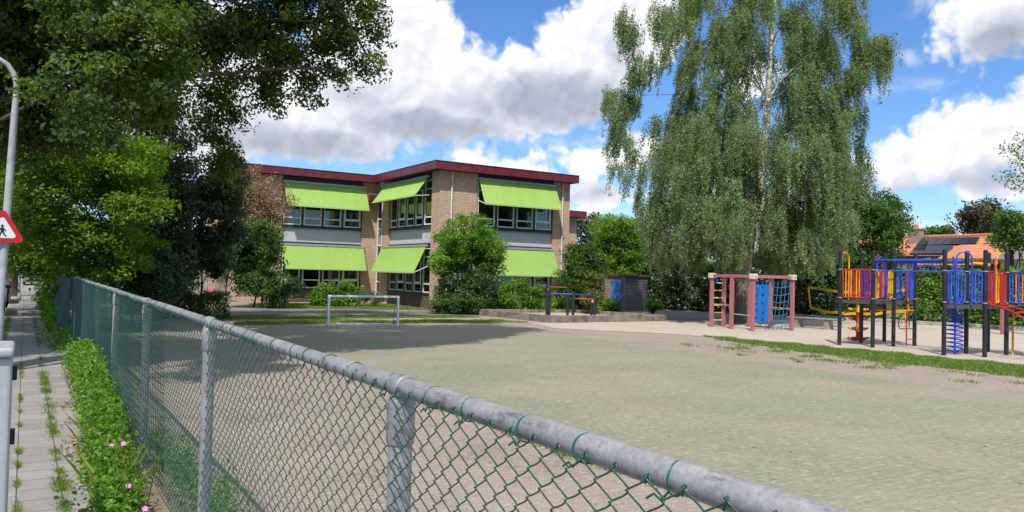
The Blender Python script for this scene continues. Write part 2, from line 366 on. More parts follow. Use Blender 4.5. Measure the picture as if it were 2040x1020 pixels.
# ================================================================ SCHOOL BUILDING (survey units, scaled by K when built)
M_brick = brickmat('tan_brick', (.70, .485, .335), (.50, .335, .22), (.29, .23, .175), .24, .085, .016)
M_plinth = brickmat('dark_brick', (.13, .085, .07), (.09, .06, .05), (.14, .12, .11))
M_fascia = mat('oxblood_fascia', (.160, .022, .035), .38, .25, 2.5, spec=.45)
M_fjoint = mat('fascia_joint', (.12, .013, .02), .5)
M_coping = mat('roof_coping', (.05, .05, .055), .5)
M_roof = mat('roof_felt', (.06, .06, .06), .9, .3, 3)
M_white = mat('white_frame', (.82, .82, .80), .4, .10, 5)
M_char = mat('charcoal_frame', (.045, .050, .055), .5, .2, 4)
M_spand = brickmat('grey_spandrel', (.60, .61, .62), (.55, .56, .57), (.44, .45, .46), weather=.15)
M_gpanel = mat('grey_panel', (.30, .32, .34), .5, .1, 3)
M_awn = bpy.data.materials.new('lime_awning')
def _awn():
    m = M_awn; m.use_nodes = True; t = NT(m.node_tree); b = t.n['Principled BSDF']; oc = t.node('ShaderNodeTexCoord').outputs['Object']
    n = t.noise(oc, 1.1, 4, .6); w = t.node('ShaderNodeTexWave', {'bands_direction': 'Z'}, Vector=oc, Scale=9.0, Distortion=1.2, Detail=2.0).outputs['Fac']
    c = t.ramp(t.m('ADD', t.m('MULTIPLY', n, .8), t.m('MULTIPLY', w, .2)), [(.25, (.36, .56, .125)), (.75, (.42, .63, .165))])
    t.l.new(c, b.inputs['Base Color']); b.inputs['Roughness'].default_value = .8; b.inputs['Specular IOR Level'].default_value = .2
    tr = t.node('ShaderNodeBsdfTranslucent'); t.l.new(c, tr.inputs[0]); mx = t.node('ShaderNodeMixShader', i0=.22)
    t.l.new(b.outputs[0], mx.inputs[1]); t.l.new(tr.outputs[0], mx.inputs[2]); t.l.new(mx.outputs[0], t.n['Material Output'].inputs[0])
_awn()
M_seam = mat('awning_seam', (.45, .70, .16), .8)
M_alu = mat('grey_aluminium', (.42, .43, .44), .4, .1, 6, metal=.3)
M_pipe = mat('white_downpipe', (.70, .69, .66), .45, .2, 3)
M_inside = mat('room_wall', (.30, .29, .27), .9, .3, 1.2)
M_ceil = mat('room_ceiling', (.42, .42, .40), .9)
M_floor = mat('room_floor', (.14, .12, .10), .6)
M_blind = mat('pale_blind', (.42, .41, .38), .8, .25, 6)
M_paper = mat('white_paper', (.78, .76, .72), .9)
def glassmat(name, tint=(.50, .57, .55), k=1.2, a=.04):
    m = bpy.data.materials.new(name); m.use_nodes = True; t = NT(m.node_tree); t.n.clear()
    tr = t.node('ShaderNodeBsdfTransparent', Color=(*tint, 1)); gl = t.node('ShaderNodeBsdfGlossy', Color=(.95, .97, 1, 1), Roughness=.015)
    P = t.node('ShaderNodeNewGeometry').outputs['Position']
    bn = t.node('ShaderNodeBump', Strength=.10, Distance=.05, Height=t.noise(P, .9, 2, .5)); t.l.new(bn.outputs[0], gl.inputs['Normal'])
    fr = t.node('ShaderNodeFresnel', IOR=1.5).outputs[0]
    f = t.m('ADD', t.m('MULTIPLY', fr, k), a, clamp=True)
    mx = t.node('ShaderNodeMixShader', i0=f); t.l.new(tr.outputs[0], mx.inputs[1]); t.l.new(gl.outputs[0], mx.inputs[2])
    o = t.node('ShaderNodeOutputMaterial'); t.l.new(mx.outputs[0], o.inputs[0]); return m
M_glass = glassmat('window_glass')

school = thing('school_building', (15.3*K, 30.2*K, 0), 'two storey flat roofed brick school with dark red fascia and lime green awnings', 'school')
XL, YF, YW = 15.3, 30.2, 37.3
def part(mb, name, m, parent=school, **kw): return mb.build(name, m, parent, k=K, **kw)
T = .25
# walls: brick around the window bays
for x0, x1 in ((XL, 17.2), (21.42, 22.4)): part(MB().box(x0, x1, YF, YF+T, 0, 6.14), 'front_wall', M_brick)
for y0, y1 in ((YF+T, 31.0), (35.8, 36.6)): part(MB().box(XL, XL+T, y0, y1, 0, 6.14), 'side_wall', M_brick)
part(MB().box(8.7, 10.42, YW, YW+T, 0, 6.14), 'front_wall', M_brick); part(MB().box(14.5, XL, YW, YW+T, 0, 6.14), 'front_wall', M_brick); part(MB().box(XL, XL+T, 37.22, YW+T, 0, 6.14), 'side_wall', M_brick); part(MB().box(XL, XL+T, 36.6, 37.22, 5.2, 6.14), 'side_wall', M_brick)
for q in ((22.4-T, 22.4, YF+T, 46), (8.7, 8.7+T, YW+T, 46), (8.7, 22.4, 46, 46+T)): part(MB().box(*q, 0, 6.14), 'back_wall', M_brick)
w = MB(); w.box(22.4, 27.3, 36.1, 36.1+T, 0, 5.04).box(27.05, 27.3, 36.1+T, 44, 0, 5.04); part(w, 'rear_wing_wall', M_brick)
# roof and fascia
rf = MB(); rf.box(14.9, 22.54, 29.82, 36.8, 6.15, 6.40).box(8.26, 22.54, 36.8, 46.4, 6.15, 6.40); roof = part(rf, 'roof', M_roof)
fz0, fz1 = 6.13, 6.47
fb_ = MB(); fb_.box(14.84, 22.6, 29.75, 29.81, fz0, fz1).box(14.84, 14.90, 29.81, 36.80, fz0, fz1).box(8.2, 14.84, 36.74, 36.80, fz0, fz1).box(8.2, 8.26, 36.80, 46.4, fz0, fz1).box(22.54, 22.6, 29.81, 46.4, fz0, fz1)
fas = part(fb_, 'fascia', M_fascia, roof)
cp = MB(); cp.box(14.82, 22.62, 29.73, 29.83, fz1, fz1+.03).box(14.82, 14.92, 29.83, 36.78, fz1, fz1+.03).box(8.18, 14.82, 36.72, 36.82, fz1, fz1+.03).box(8.18, 8.28, 36.82, 46.42, fz1, fz1+.03).box(22.52, 22.62, 29.83, 46.4, fz1, fz1+.03)
part(cp, 'coping', M_coping, roof)
for q in [(x, x+.012, 29.744, 29.75) for x in (16.9, 18.7, 20.5, 21.9)]+[(14.834, 14.84, y, y+.012) for y in (31.6, 33.4, 35.2)]+[(x, x+.012, 36.734, 36.74) for x in (9.6, 11.4, 13.2)]: part(MB().box(*q, fz0, fz1), 'fascia_joint', M_fjoint, roof)
rr = MB(); rr.box(22.4, 27.6, 35.7, 44.3, 5.06, 5.33); rroof = part(rr, 'rear_roof', M_roof)
rr = MB(); rr.box(22.4, 27.68, 35.62, 35.70, 5.03, 5.39).box(27.60, 27.68, 35.70, 44.3, 5.03, 5.39); part(rr, 'rear_fascia', M_fascia, rroof)
lk = MB(); lk.box(14.62, 15.29, 36.75, 37.28, 5.18, 5.50); lkr = part(lk, 'porch_canopy', M_fascia)
lk = MB(); lk.box(14.60, 15.295, 36.73, 37.28, 5.50, 5.53); part(lk, 'coping', M_alu, lkr)

def bay(kind_, u0, u1, plane, n, awn, open_top=(), dep=4.5, mg=.6):
    L = (lambda u, o, z: (u, plane-o, z)) if kind_ == 'front' else (lambda u, o, z: (plane-o, u, z))
    def bx(mb, ua, ub, oa, ob, za, zb):
        a = L(ua, oa, za); b = L(ub, ob, zb); mb.box(min(a[0], b[0]), max(a[0], b[0]), min(a[1], b[1]), max(a[1], b[1]), za, zb); return mb
    FO = -.12                                                       # frame plane lies back from the brick face
    part(bx(MB(), u0, u1, -.24, -.04, 5.84, 6.14), 'lintel_board', M_char); m = MB(); bx(m, u0, u1, -.24, FO+.02, 2.72, 2.92); bx(m, u0, u1, -.24, -.06, 2.92, 2.96); part(m, 'lintel_board', M_char)
    m = MB(); bx(m, u0, u1, -.24, -.13, 2.96, 3.64); part(m, 'spandrel_panel', M_spand)
    m = MB(); bx(m, u0, u1, -.24, -.03, 3.64, 3.71); bx(m, u0, u1, -.24, FO-.01, 3.71, 3.79); part(m, 'sill', M_char)
    m = MB(); bx(m, u0, u1, -.24, -.05, .62, .70); part(m, 'sill', M_char)
    m = MB(); bx(m, u0, u1, -.22, -.09, 0, .62); part(m, 'plinth_wall', M_plinth)
    pit = (u1-u0)/n
    for (z0, z1, ztr) in ((3.79, 5.84, 4.14), (.70, 2.72, 1.10)):
        for i in range(n+1):
            uc = u0+i*pit; ua, ub = max(u0, uc-.06), min(u1, uc+.06); part(bx(MB(), ua, ub, FO-.06, FO+.05, z0, z1), 'mullion', M_char)
        for i in range(n):
            a = u0+i*pit+.06; b = u0+(i+1)*pit-.06; f = .062
            fm = MB(); bx(fm, a, a+f, FO-.04, FO+.035, z0, z1); bx(fm, b-f, b, FO-.04, FO+.035, z0, z1)
            bx(fm, a+f, b-f, FO-.04, FO+.035, z0, z0+.055); bx(fm, a+f, b-f, FO-.04, FO+.035, z1-.05, z1); bx(fm, a+f, b-f, FO-.04, FO+.035, ztr-.03, ztr+.035)
            zm = ztr+(z1-ztr)*.74; bx(fm, a+f, b-f, FO-.04, FO+.03, zm, zm+.05)
            if i in open_top:                                        # top-hung casement sits in a second, inner frame
                bx(fm, a+f, a+f+.045, FO-.02, FO+.06, ztr+.035, zm); bx(fm, b-f-.045, b-f, FO-.02, FO+.06, ztr+.035, zm); bx(fm, a+f+.045, b-f-.045, FO-.02, FO+.06, ztr+.035, ztr+.085)
            fo = part(fm, 'window', M_white)
            if kind_ == 'front' and (i+int(z0)) % 4 != 1:
                dz = (.55, .25, .70, .42)[(i*3+int(z0)) % 4]; bl = bx(MB(), a+.02, b-.02, -.262, -.255, z1-dz-.25, z1-.02); part(bl, 'blind', M_blind, fo)
            if z0 < 1: nt_ = bx(MB(), (a+b)/2-.07, (a+b)/2+.07, -.215, -.212, z0+.17, z0+.30); part(nt_, 'paper_note', M_paper, fo)
            gm = MB(); bx(gm, a+f, b-f, FO-.012, FO-.004, z0+.055, z1-.05); part(gm, 'pane', M_glass, fo)
    for z0, z1 in ((3.62, 5.95), (.45, 2.9)):
        m = MB(); bx(m, u0-mg, u1+mg, -dep-.1, -dep, z0, z1); bx(m, u0-mg-.1, u0-mg, -dep-.1, -.3, z0, z1); bx(m, u1+mg, u1+mg+.1, -dep-.1, -.3, z0, z1)
        rm = part(m, 'room_wall', M_inside)
        m = MB(); bx(m, u0-mg, u1+mg, -dep, -.3, z0-.05, z0); part(m, 'room_floor', M_floor, rm)
        m = MB(); bx(m, u0-mg, u1+mg, -dep, -.3, z1, z1+.05); part(m, 'room_ceiling', M_ceil, rm)
        for q in range(4 if dep > 3 else 0):                         # desks seen against the dark room
            m = MB(); c = u0+.5+q*(u1-u0-.6)/3; bx(m, c-.28, c+.28, -2.2-.4*(q % 2), -1.7-.4*(q % 2), z0+.5, z0+.55); bx(m, c-.24, c-.2, -2.1, -2.06, z0, z0+.5); bx(m, c+.2, c+.24, -2.1, -2.06, z0, z0+.5)
            part(m, 'desk', mat('desk_wood', (.34, .24, .13), .5), rm)
    for (ua, ub, zt, zb, out, za) in awn:
        # fabric
        nu, nv = 41, 7; V = []; ph = ua*3.7+zt                          # cloth with a little sag and ripple, 10 mm thick
        for s_ in (0, 1):
            for j in range(nv):
                v = j/(nv-1)
                for i in range(nu):
                    u = i/(nu-1); sg_ = .022*math.sin(math.pi*v)+.010*math.sin(math.pi*v)*math.sin(u*5*math.pi)**2+.005*math.sin(u*37+ph)*v
                    p = L(ua+(ub-ua)*u, .11+(out-.11)*v, zt-.05+(zb-zt+.05)*v-sg_-.008*s_); V.append(p)
        Fq = []
        for s_ in (0, 1):
            for j in range(nv-1):
                for i in range(nu-1):
                    q = s_*nu*nv+j*nu+i; f_ = (q, q+1, q+nu+1, q+nu); Fq.append(f_ if (s_ == 0) == (kind_ == 'front') else f_[::-1])
        m = MB(); m.V = V; m.F = Fq
        aw = part(m, 'awning', M_awn, smooth=True)
        m = MB(); bx(m, ua-.03, ub+.03, .005, .14, zt-.05, zt+.055); part(m, 'cassette', M_alu, aw, bevel=.012)
        m = MB(); bx(m, ua, ub, out-.005, out+.03, zb-.055, zb+.012); part(m, 'front_bar', mat('lime_bar', (.42, .56, .22), .5, .1, 4), aw)
        for q in range(1, 5 if kind_ == 'front' else 1):
            m = MB(); u = ua+(ub-ua)*q/5; d = .012; m.prism([L(u, .11+d, zt-.045), L(u+.014, .11+d, zt-.045), L(u+.014, out+d, zb+.005), L(u, out+d, zb+.005)], (0, 0, .003))
            part(m, 'seam', M_seam, aw)
        for u in (ua+.03, ub-.03):
            m = MB(); m.tube([L(u, -.02, za), L(u, out, zb-.02)], .018, 6); part(m, 'support_arm', M_white, aw)
    return L
bay('front', 17.2, 21.42, YF, 4, [(17.22, 21.46, 5.92, 4.77, .66, 4.95), (17.22, 21.45, 2.83, 1.60, .60, 1.85)], open_top=(3,), mg=.1)
bay('side', 31.0, 35.8, XL, 5, [(31.25, 36.2, 5.95, 5.06, .72, 5.12), (31.25, 36.3, 2.83, 1.62, .66, 1.9)], open_top=(1, 3), dep=1.55, mg=.05)
bay('front', 10.42, 14.5, YW, 4, [(10.45, 14.62, 5.87, 4.69, .66, 4.9), (10.45, 14.58, 2.82, 1.67, .60, 1.9)], open_top=(3,))
# tall narrow stair window
m = MB(); xo = XL-.01
for y in (36.6, 37.16): m.box(xo, xo+.08, y, y+.06, 0, 5.2)
for z in (.5, 1.05, 1.95, 2.9, 3.75, 4.25, 5.14): m.box(xo+.002, xo+.078, 36.66, 37.16, z, z+.06)
sw = part(m, 'stair_window', M_white)
m = MB()
for z0, z1 in ((.56, 1.05), (1.11, 1.95), (2.01, 2.9), (3.81, 4.25), (4.31, 5.14)): m.box(xo+.035, xo+.043, 36.66, 37.16, z0, z1)
part(m, 'pane', M_glass, sw)
m = MB(); m.box(xo+.03, xo+.05, 36.66, 37.16, 0, .5).box(xo+.03, xo+.05, 36.66, 37.16, 2.96, 3.75); part(m, 'grey_panel', M_gpanel, sw)
for (x, y, z0, z1) in ((15.86, YF-.06, 0, 6.13), (21.93, YF-.06, 0, 6.13), (XL-.07, 36.45, 5.45, 6.13)):
    m = MB(); m.tube([(x, y, z0), (x, y, z1)], .036, 10)
    for z in np.arange(z0+.6, z1, 1.3): m.tube([(x, y, z), (x, y, z+.03)], .046, 10)
    if z1-z0 < 2: m.box(x-.09, x+.09, y-.07, y+.07, z1-.18, z1-.002)
    part(m, 'downpipe', M_pipe, smooth=True)
# white paper cut-outs hanging behind the ground-floor panes of the left wing
def cutout(x, z, s):
    m = MB(); c = [(x+s*.5*math.cos(a), YW+.235, z+s*.55*math.sin(a)) for a in np.linspace(0, 2*math.pi, 14, endpoint=False)]; m.prism(c, (0, .004, 0))
    m.box(x-s*.16, x+s*.16, YW+.236, YW+.240, z-s*.95, z-s*.4)
    o = m.build('paper_cutout', M_paper, None, k=K); tag(o, 'round white paper cutout hanging in a ground floor classroom window', 'paper cutout', 'paper cutouts in the classroom windows')
for i in (1, 2, 3):
    for j in range(4):
        if (i, j) == (3, 0): continue
        cutout(10.42+i*1.02+.2+j*.205, 1.42, .15)
# ================================================================ CHAIN-LINK FENCE
M_galv = None
def _galv():
    m = bpy.data.materials.new('weathered_galvanised'); m.use_nodes = True; t = NT(m.node_tree); b = t.n['Principled BSDF']
    P = t.node('ShaderNodeNewGeometry').outputs['Position']
    n1 = t.noise(P, 5, 6, .65); n2 = t.noise(t.v('MULTIPLY', P, (1, .35, 1)), 22, 5, .7); n3 = t.noise(P, 90, 3, .6)
    c = t.ramp(t.m('ADD', t.m('MULTIPLY', n1, .6), t.m('MULTIPLY', n3, .4)), [(.32, (.17, .172, .178)), (.5, (.29, .29, .295)), (.68, (.42, .412, .40))])
    c = t.mix(t.m('MULTIPLY', t.step(n2, .54, .68), .9), c, (.13, .12, .115))
    c = t.mix(t.m('MULTIPLY', t.step(t.noise(P, 11, 4, .6), .66, .73), .8), c, (.20, .095, .045))
    t.l.new(c, b.inputs['Base Color']); b.inputs['Metallic'].default_value = .25; t.l.new(t.m('ADD', .38, t.m('MULTIPLY', n2, .3)), b.inputs['Roughness'])
    bn = t.node('ShaderNodeBump', Strength=.25, Distance=.003, Height=n3); t.l.new(bn.outputs[0], b.inputs['Normal']); return m
M_galv = _galv()
M_wire = mat('green_coated_wire', (.018, .078, .060), .32, .35, 60, spec=.55)
M_tie = mat('green_tie_wire', (.012, .12, .075), .4, spec=.5)
FX, RZ, Y0F, Y1F = .90, ZP+1.375, -.7, 18.6
fence = thing('chain_link_fence', (FX, 8, ZP), 'green chain link fence on galvanised posts with a round grey top rail', 'fence')
posts_y = [1.98+2.64*i for i in range(-1, 7)]
for y in posts_y:
    m = MB(); m.tube([(FX, y, .0), (FX, y, RZ-.06)], .034, 20); p = m.build('post', M_galv, fence, smooth=True)
    m = MB(); m.lathe([(.036, 0), (.0395, .005), (.0400, .085), (.0385, .115), (.033, .135), (.024, .15)], (FX, y, RZ-.160), 20); m.tube([(FX, y-.034, RZ), (FX, y-.030, RZ), (FX, y+.030, RZ), (FX, y+.034, RZ)], [.0305, .034, .034, .0305], 20)
    m.box(FX-.012, FX+.012, y-.02, y+.02, RZ-.09, RZ-.02)
    m.build('rail_clamp', M_galv, p, smooth=True)
m = MB(); ys = np.arange(Y0F, Y1F+.01, .33); m.tube([(FX+.0025*math.sin(y*2.1), y, RZ+.003*math.sin(y*1.3)) for y in ys], .0265, 20); rail = m.build('top_rail', M_galv, fence, smooth=True)
r2 = random.Random(5)
for y in np.arange(-.1, 18.4, .24):                                   # wire ties round the rail
    y += r2.uniform(-.05, .05); tl = r2.uniform(-.012, .012)
    m = MB(); m.tube([(FX+.0285*math.cos(a), y+tl*math.cos(a), RZ+.0285*math.sin(a)) for a in np.linspace(0, 2*math.pi, 15, endpoint=False)], .0019, 5, closed=True)
    m.tube([(FX-.022, y, RZ-.020), (FX-.018, y+.02, RZ-.037), (FX-.01, y+.045, RZ-.034), (FX-.012, y+.06, RZ-.045)], .0022, 5)
    m.build('wire_tie', M_tie, rail, smooth=True)
def chainlink():
    W, hz = .0415, .0300; V = []; F = []; ns = 5; rg = np.random.default_rng(3)
    ztop = RZ+.004; nseg = int((ztop-(ZP+.02))/hz)
    ks = np.arange(int((Y0F)/W), int(Y1F/W))
    for k in ks:
        yk = k*W; near = yk < 6.0; pts = []
        ph = rg.uniform(0, 6)
        for i in range(nseg):
            s0 = 1-2*((i+int(k))%2); z = ztop-i*hz; e = W/2+.0022
            sag = .006*math.sin(yk*3+z*4)+.004*math.sin(yk*7.3-z*9)
            bx_ = .011*math.sin(yk*1.1+z*2.2)+.007*math.sin(yk*2.7-z*3.1)
            y = yk+s0*e; x = FX-.030+bx_
            zz = z+sag
            if near:
                pts.append((x+.0032, y-s0*.003, zz+.0035)); pts.append((x-.0032, y, zz)); pts.append((x+.0005, y-s0*.003, zz-.0035))
                mid = yk; pts.append((x+.0022, mid+s0*.006, zz-hz*.42)); pts.append((x+.003, mid-s0*.006, zz-hz*.62))
            else:
                pts.append((x+.003*(1 if i % 2 else -1), y, zz)); 
        P = np.array(pts); r = .0019 if near else .0024; n = ns if near else 4
        t = np.gradient(P, axis=0); t /= np.linalg.norm(t, axis=1)[:, None]
        a = np.cross(t, (1, 0, 0)); a /= np.maximum(np.linalg.norm(a, axis=1)[:, None], 1e-6); b = np.cross(t, a)
        an = np.linspace(0, 2*math.pi, n, endpoint=False)
        ring = P[:, None]+r*(a[:, None]*np.cos(an)[None, :, None]+b[:, None]*np.sin(an)[None, :, None])
        base = sum(len(x) for x in V) if False else chainlink.c; m_ = len(P)
        i, j = np.meshgrid(np.arange(m_-1), np.arange(n), indexing='ij'); j2 = (j+1) % n
        F.append((np.stack([i*n+j, i*n+j2, (i+1)*n+j2, (i+1)*n+j], -1).reshape(-1, 4))+base)
        V.append(ring.reshape(-1, 3)); chainlink.c += m_*n
    return np.concatenate(V), np.concatenate(F)
chainlink.c = 0
cv, cf_ = chainlink()
m = MB(); r3 = random.Random(8)
for k in range(int(Y0F/.083), int(9/.083)):                          # bent wire ends under the rail
    y = (2*k+.5)*.0415; m.tube([(FX-.036, y-.003, RZ-.004), (FX-.036, y, RZ+.006), (FX-.036, y+.004, RZ+.002), (FX-.035, y+.009, RZ-.012)], .0024, 5)
cv = np.concatenate([cv, np.array(m.V)]); link_mesh('wire_mesh', cv, np.concatenate([cf_, np.array([f+(f[-1],)*(4-len(f)) if len(f) < 4 else f[:4] for f in m.F if len(f) == 4])+(len(cv)-len(m.V))]), M_wire, fence, smooth=True)
m = MB()
for y0 in np.arange(Y0F, Y1F-.5, .9): m.tube([(FX-.028, y0, ZP+.06), (FX-.030, y0+.45, ZP+.055), (FX-.028, y0+.9, ZP+.06)], .0018, 5)
m.build('tension_wire', M_wire, fence)

# green windbreak cloth on the fence beyond, then weathered board panels
def cloth(name, y0, y1, off, ztop, zbot, material, seed):
    ys = np.arange(y0, y1+.01, .12); zs = np.linspace(0, 1, 12); V = []
    for s in (0, 1):
        for y in ys:
            for f in zs:
                z = zbot+(ztop-zbot)*f+.02*math.sin(y*3.1+seed)*(f > .9)
                x = FX-.04-off*(1-f)**1.3*(.6+.4*math.sin(y*1.9+seed))-.03*math.sin(y*7+f*3+seed)-s*.006
                V.append((x, y, z))
    nz, ny = len(zs), len(ys); F = []
    for s in (0, 1):
        b = s*nz*ny
        for i in range(ny-1):
            for j in range(nz-1):
                q = (b+i*nz+j, b+(i+1)*nz+j, b+(i+1)*nz+j+1, b+i*nz+j+1); F.append(q if s else q[::-1])
    return link_mesh(name, V, F, material, None, smooth=True)
M_cloth = mat('dark_green_cloth', (.012, .055, .040), .8, .35, 5)
tag(cloth('windbreak_cloth', 18.55, 24.2, .28, ZP+1.33, ZP+.02, M_cloth, 1), 'dark green windbreak cloth bulging out where the wire fence ends', 'windbreak')
M_grey = mat('grey_weathered_boards', (.22, .22, .215), .85, .4, 4, stretch=(6, 6, .6))
def board_panel(y0, label):
    b = thing('fence_panel', (FX, y0, ZP), label, 'fence panel', 'grey board fence panels beyond the cloth')
    for y in (y0, y0+3.0):
        m = MB(); m.box(FX-.05, FX+.05, y-.05, y+.05, 0, ZP+1.36); m.build('post', M_grey, b, bevel=.008)
    m = MB()
    for i in range(20): m.box(FX-.075+.008*(i % 2), FX-.055+.008*(i % 2), y0+.05+i*.145, y0+.05+i*.145+.135, ZP+.05, ZP+1.27+.03*math.sin(i*2.3))
    m.build('boards', M_grey, b)
    m = MB(); m.box(FX-.055+.012, FX, y0+.05, y0+2.95, ZP+.25, ZP+.33); m.box(FX-.055+.012, FX, y0+.05, y0+2.95, ZP+1.0, ZP+1.08); m.build('crossbar', M_grey, b)
board_panel(24.4, 'nearest grey board fence panel, right behind the green windbreak cloth')
for y in (27.7, 31.0, 34.3, 37.6, 40.9, 44.2): board_panel(y, 'grey board fence panel in the row running down the pavement')

# ================================================================ STREET SIDE
M_lamp = mat('lamp_grey_paint', (.40, .42, .43), .45, .2, 4)
M_red = mat('sign_red', (.55, .015, .03), .35, .12, 5); M_sw = mat('sign_white', (.78, .78, .77), .4, .06, 5); M_blk = mat('sign_black', (.012, .014, .03), .5)
LY = 14.0
base = aty(0, 602, LY); top = aty(34, 165, LY)
lp = thing('street_lamp', (base[0]-.0, LY, ZP), 'grey street lamp with a bent over top leaning by the pavement edge', 'street lamp')
dx = (top[0]-base[0])/(top[2]-base[2])
def lx(z): return base[0]+dx*(z-base[2])
zt = top[2]
m = MB(); m.tube([(lx(ZP), LY, ZP), (lx(ZP+.9), LY, ZP+.9), (lx(ZP+.95), LY, ZP+.95), (lx(zt-.5), LY, zt-.5)], [.075, .07, .058, .05], 16)
m.build('pole', M_lamp, lp, smooth=True)
tp = [(lx(zt-.5), LY, zt-.5), (lx(zt-.2), LY, zt-.2), (lx(zt)-.01, LY, zt), (lx(zt)-.05, LY, zt+.14), (lx(zt)-.13, LY, zt+.26), (lx(zt)-.25, LY, zt+.33), (lx(zt)-.42, LY, zt+.38), (lx(zt)-.8, LY, zt+.42)]
m = MB(); m.tube(tp, [.05, .042, .04, .04, .038, .038, .036, .036], 14); m.build('bent_arm', M_lamp, lp, smooth=True)
m = MB(); hx = lx(zt)-.8; m.prism([(hx, LY-.10, zt+.45), (hx-.55, LY-.13, zt+.47), (hx-.6, LY+.0, zt+.47), (hx-.55, LY+.13, zt+.47), (hx, LY+.10, zt+.45)], (0, 0, -.10)); m.build('lamp_head', M_lamp, lp, bevel=.02)
# warning triangle strapped to the lamp post
ap = aty(6, 413, LY-.09); co = aty(37, 483, LY-.09)
sg = thing('warning_sign', (ap[0], LY-.09, co[2]), 'red bordered triangular warning sign with a walking figure on the lamp post', 'road sign')
SW = (co[0]-ap[0])*1.0; SH = ap[2]-co[2]; SW = SH/1.732*1.06
def tri(s, y0, dy, mm, nm, par):
    cx_, cz = ap[0], co[2]+SH/3; P = []
    for k in range(3):
        a0 = math.pi/2+k*2*math.pi/3; rr_ = SH*2/3*s; cr = .10*SH*s
        vx, vz = rr_*math.cos(a0), rr_*math.sin(a0)
        for q in (-1, -.5, 0, .5, 1):
            a = a0+q*math.pi/3; P.append((cx_+(vx*(1-cr/ rr_*2)+cr*math.cos(a)), y0, cz+(vz*(1-cr/rr_*2)+cr*math.sin(a))))
    return MB().prism(P, (0, dy, 0)).build(nm, mm, par)
plate = tri(1.03, LY-.10, .012, M_red, 'plate', sg)
tri(.66, LY-.105, .005, M_sw, 'white_field', sg)
m = MB(); yy = LY-.109; c0 = np.array([ap[0], yy, co[2]+SH*.30]); u = SH
def P2(x, z): return (c0[0]+x*u, yy, c0[2]+z*u)
m.prism([P2(.035*math.cos(a)+.0, .165+.037*math.sin(a)) for a in np.linspace(0, 2*math.pi, 12, endpoint=False)], (0, .004, 0))
for poly in ([(-.035, .115), (.04, .115), (.045, .0), (-.035, .0)], [(-.035, .0), (.01, .0), (-.03, -.09), (-.05, -.165), (-.085, -.165), (-.06, -.08)], [(.0, .0), (.045, .0), (.06, -.06), (.115, -.125), (.09, -.145), (.03, -.08)],
             [(.04, .115), (.075, .06), (.10, .01), (.08, .0), (.05, .045), (.03, .08)], [(-.035, .115), (-.085, .06), (-.125, .05), (-.12, .03), (-.07, .035), (-.025, .08)]):
    m.prism([P2(*q) for q in poly], (0, .004, 0))
m.build('pictogram', M_blk, sg)
m = MB()
for z in (co[2]+.12, co[2]+.32): m.tube([(lx(z)+.066*math.cos(a), LY+.066*math.sin(a), z) for a in np.linspace(0, 6.283, 17)[:-1]], .008, 5, closed=True); m.box(lx(z)-.03, lx(z)+.03, LY-.088, LY-.05, z-.015, z+.015)
m.build('clamp', M_lamp, sg)

# light grey cabinet at the pavement edge
M_cab = mat('cabinet_grey', (.40, .42, .43), .4, .10, 3); M_black = mat('black_plastic', (.012, .013, .016), .35)
cx1 = aty(26, 700, 4.8)[0]; cz1 = aty(26, 700, 4.8)[2]
cab = thing('utility_cabinet', (cx1-.3, 5.0, ZP), 'light grey utility cabinet with rounded top and black fittings beside the pavement', 'utility cabinet')
m = MB(); m.box(cx1-.62, cx1, 4.8, 5.2, ZP+.04, cz1-.03); m.build('body', M_cab, cab, bevel=.02, segs=3)
m = MB(); m.box(cx1-.65, cx1+.006, 4.77, 5.23, cz1-.03, cz1+.02); m.build('lid', M_cab, cab, bevel=.018, segs=3)
m = MB(); m.box(cx1-.60, cx1-.02, 4.83, 5.17, ZP, ZP+.04); m.build('plinth', M_black, cab)
for z in (cz1-.16, cz1-.50):
    m = MB(); m.box(cx1, cx1+.022, 4.86, 4.93, z, z+.075); m.build('hinge', M_black, cab, bevel=.004)
m = MB(); m.prism([(cx1+.001, 4.84, ZP+.30), (cx1+.05, 4.84, ZP+.30), (cx1+.055, 4.84, ZP+.16), (cx1+.03, 4.84, ZP+.135), (cx1+.001, 4.84, ZP+.14)], (0, .2, 0)); m.build('handle', M_black, cab, bevel=.006)
eb = aty(-26, 800, 4.797); m = MB(); m.tube([(eb[0]+.045*math.cos(a), 4.797, eb[2]+.075*math.sin(a)) for a in np.linspace(0, 6.283, 25)[:-1]], .006, 6, closed=True); m.build('badge_ring', mat('grey_trim', (.75, .76, .78), .3), cab)  # round badge on the cabinet front: pale ring with a dark blue disc
m = MB(); m.prism([(eb[0]+.038*math.cos(a), 4.799, eb[2]+.066*math.sin(a)) for a in np.linspace(0, 6.283, 25)[:-1]], (0, -.004, 0)); m.build('badge_plate', mat('dark_blue_plate', (.03, .03, .07), .3), cab)

# two bare steel sign poles further down
for (px, py, pt, r) in ((38, 598, 510, .05), (43.5, 576, 512, .05)):
    b = gnd(px, py, ZP); t_ = aty(px+2, pt, b[1])
    tag(MB().tube([(b[0], b[1], ZP), (t_[0], b[1], t_[2])], r, 12).lathe([(r*1.5, 0), (r*1.5, .25), (r*1.05, .3)], (b[0], b[1], ZP), 12).build('steel_pole', M_lamp, smooth=True),
        'bare grey steel pole beside the shaded pavement, %s of the two' % ('nearer' if py > 590 else 'farther'), 'pole', 'bare poles down the pavement')

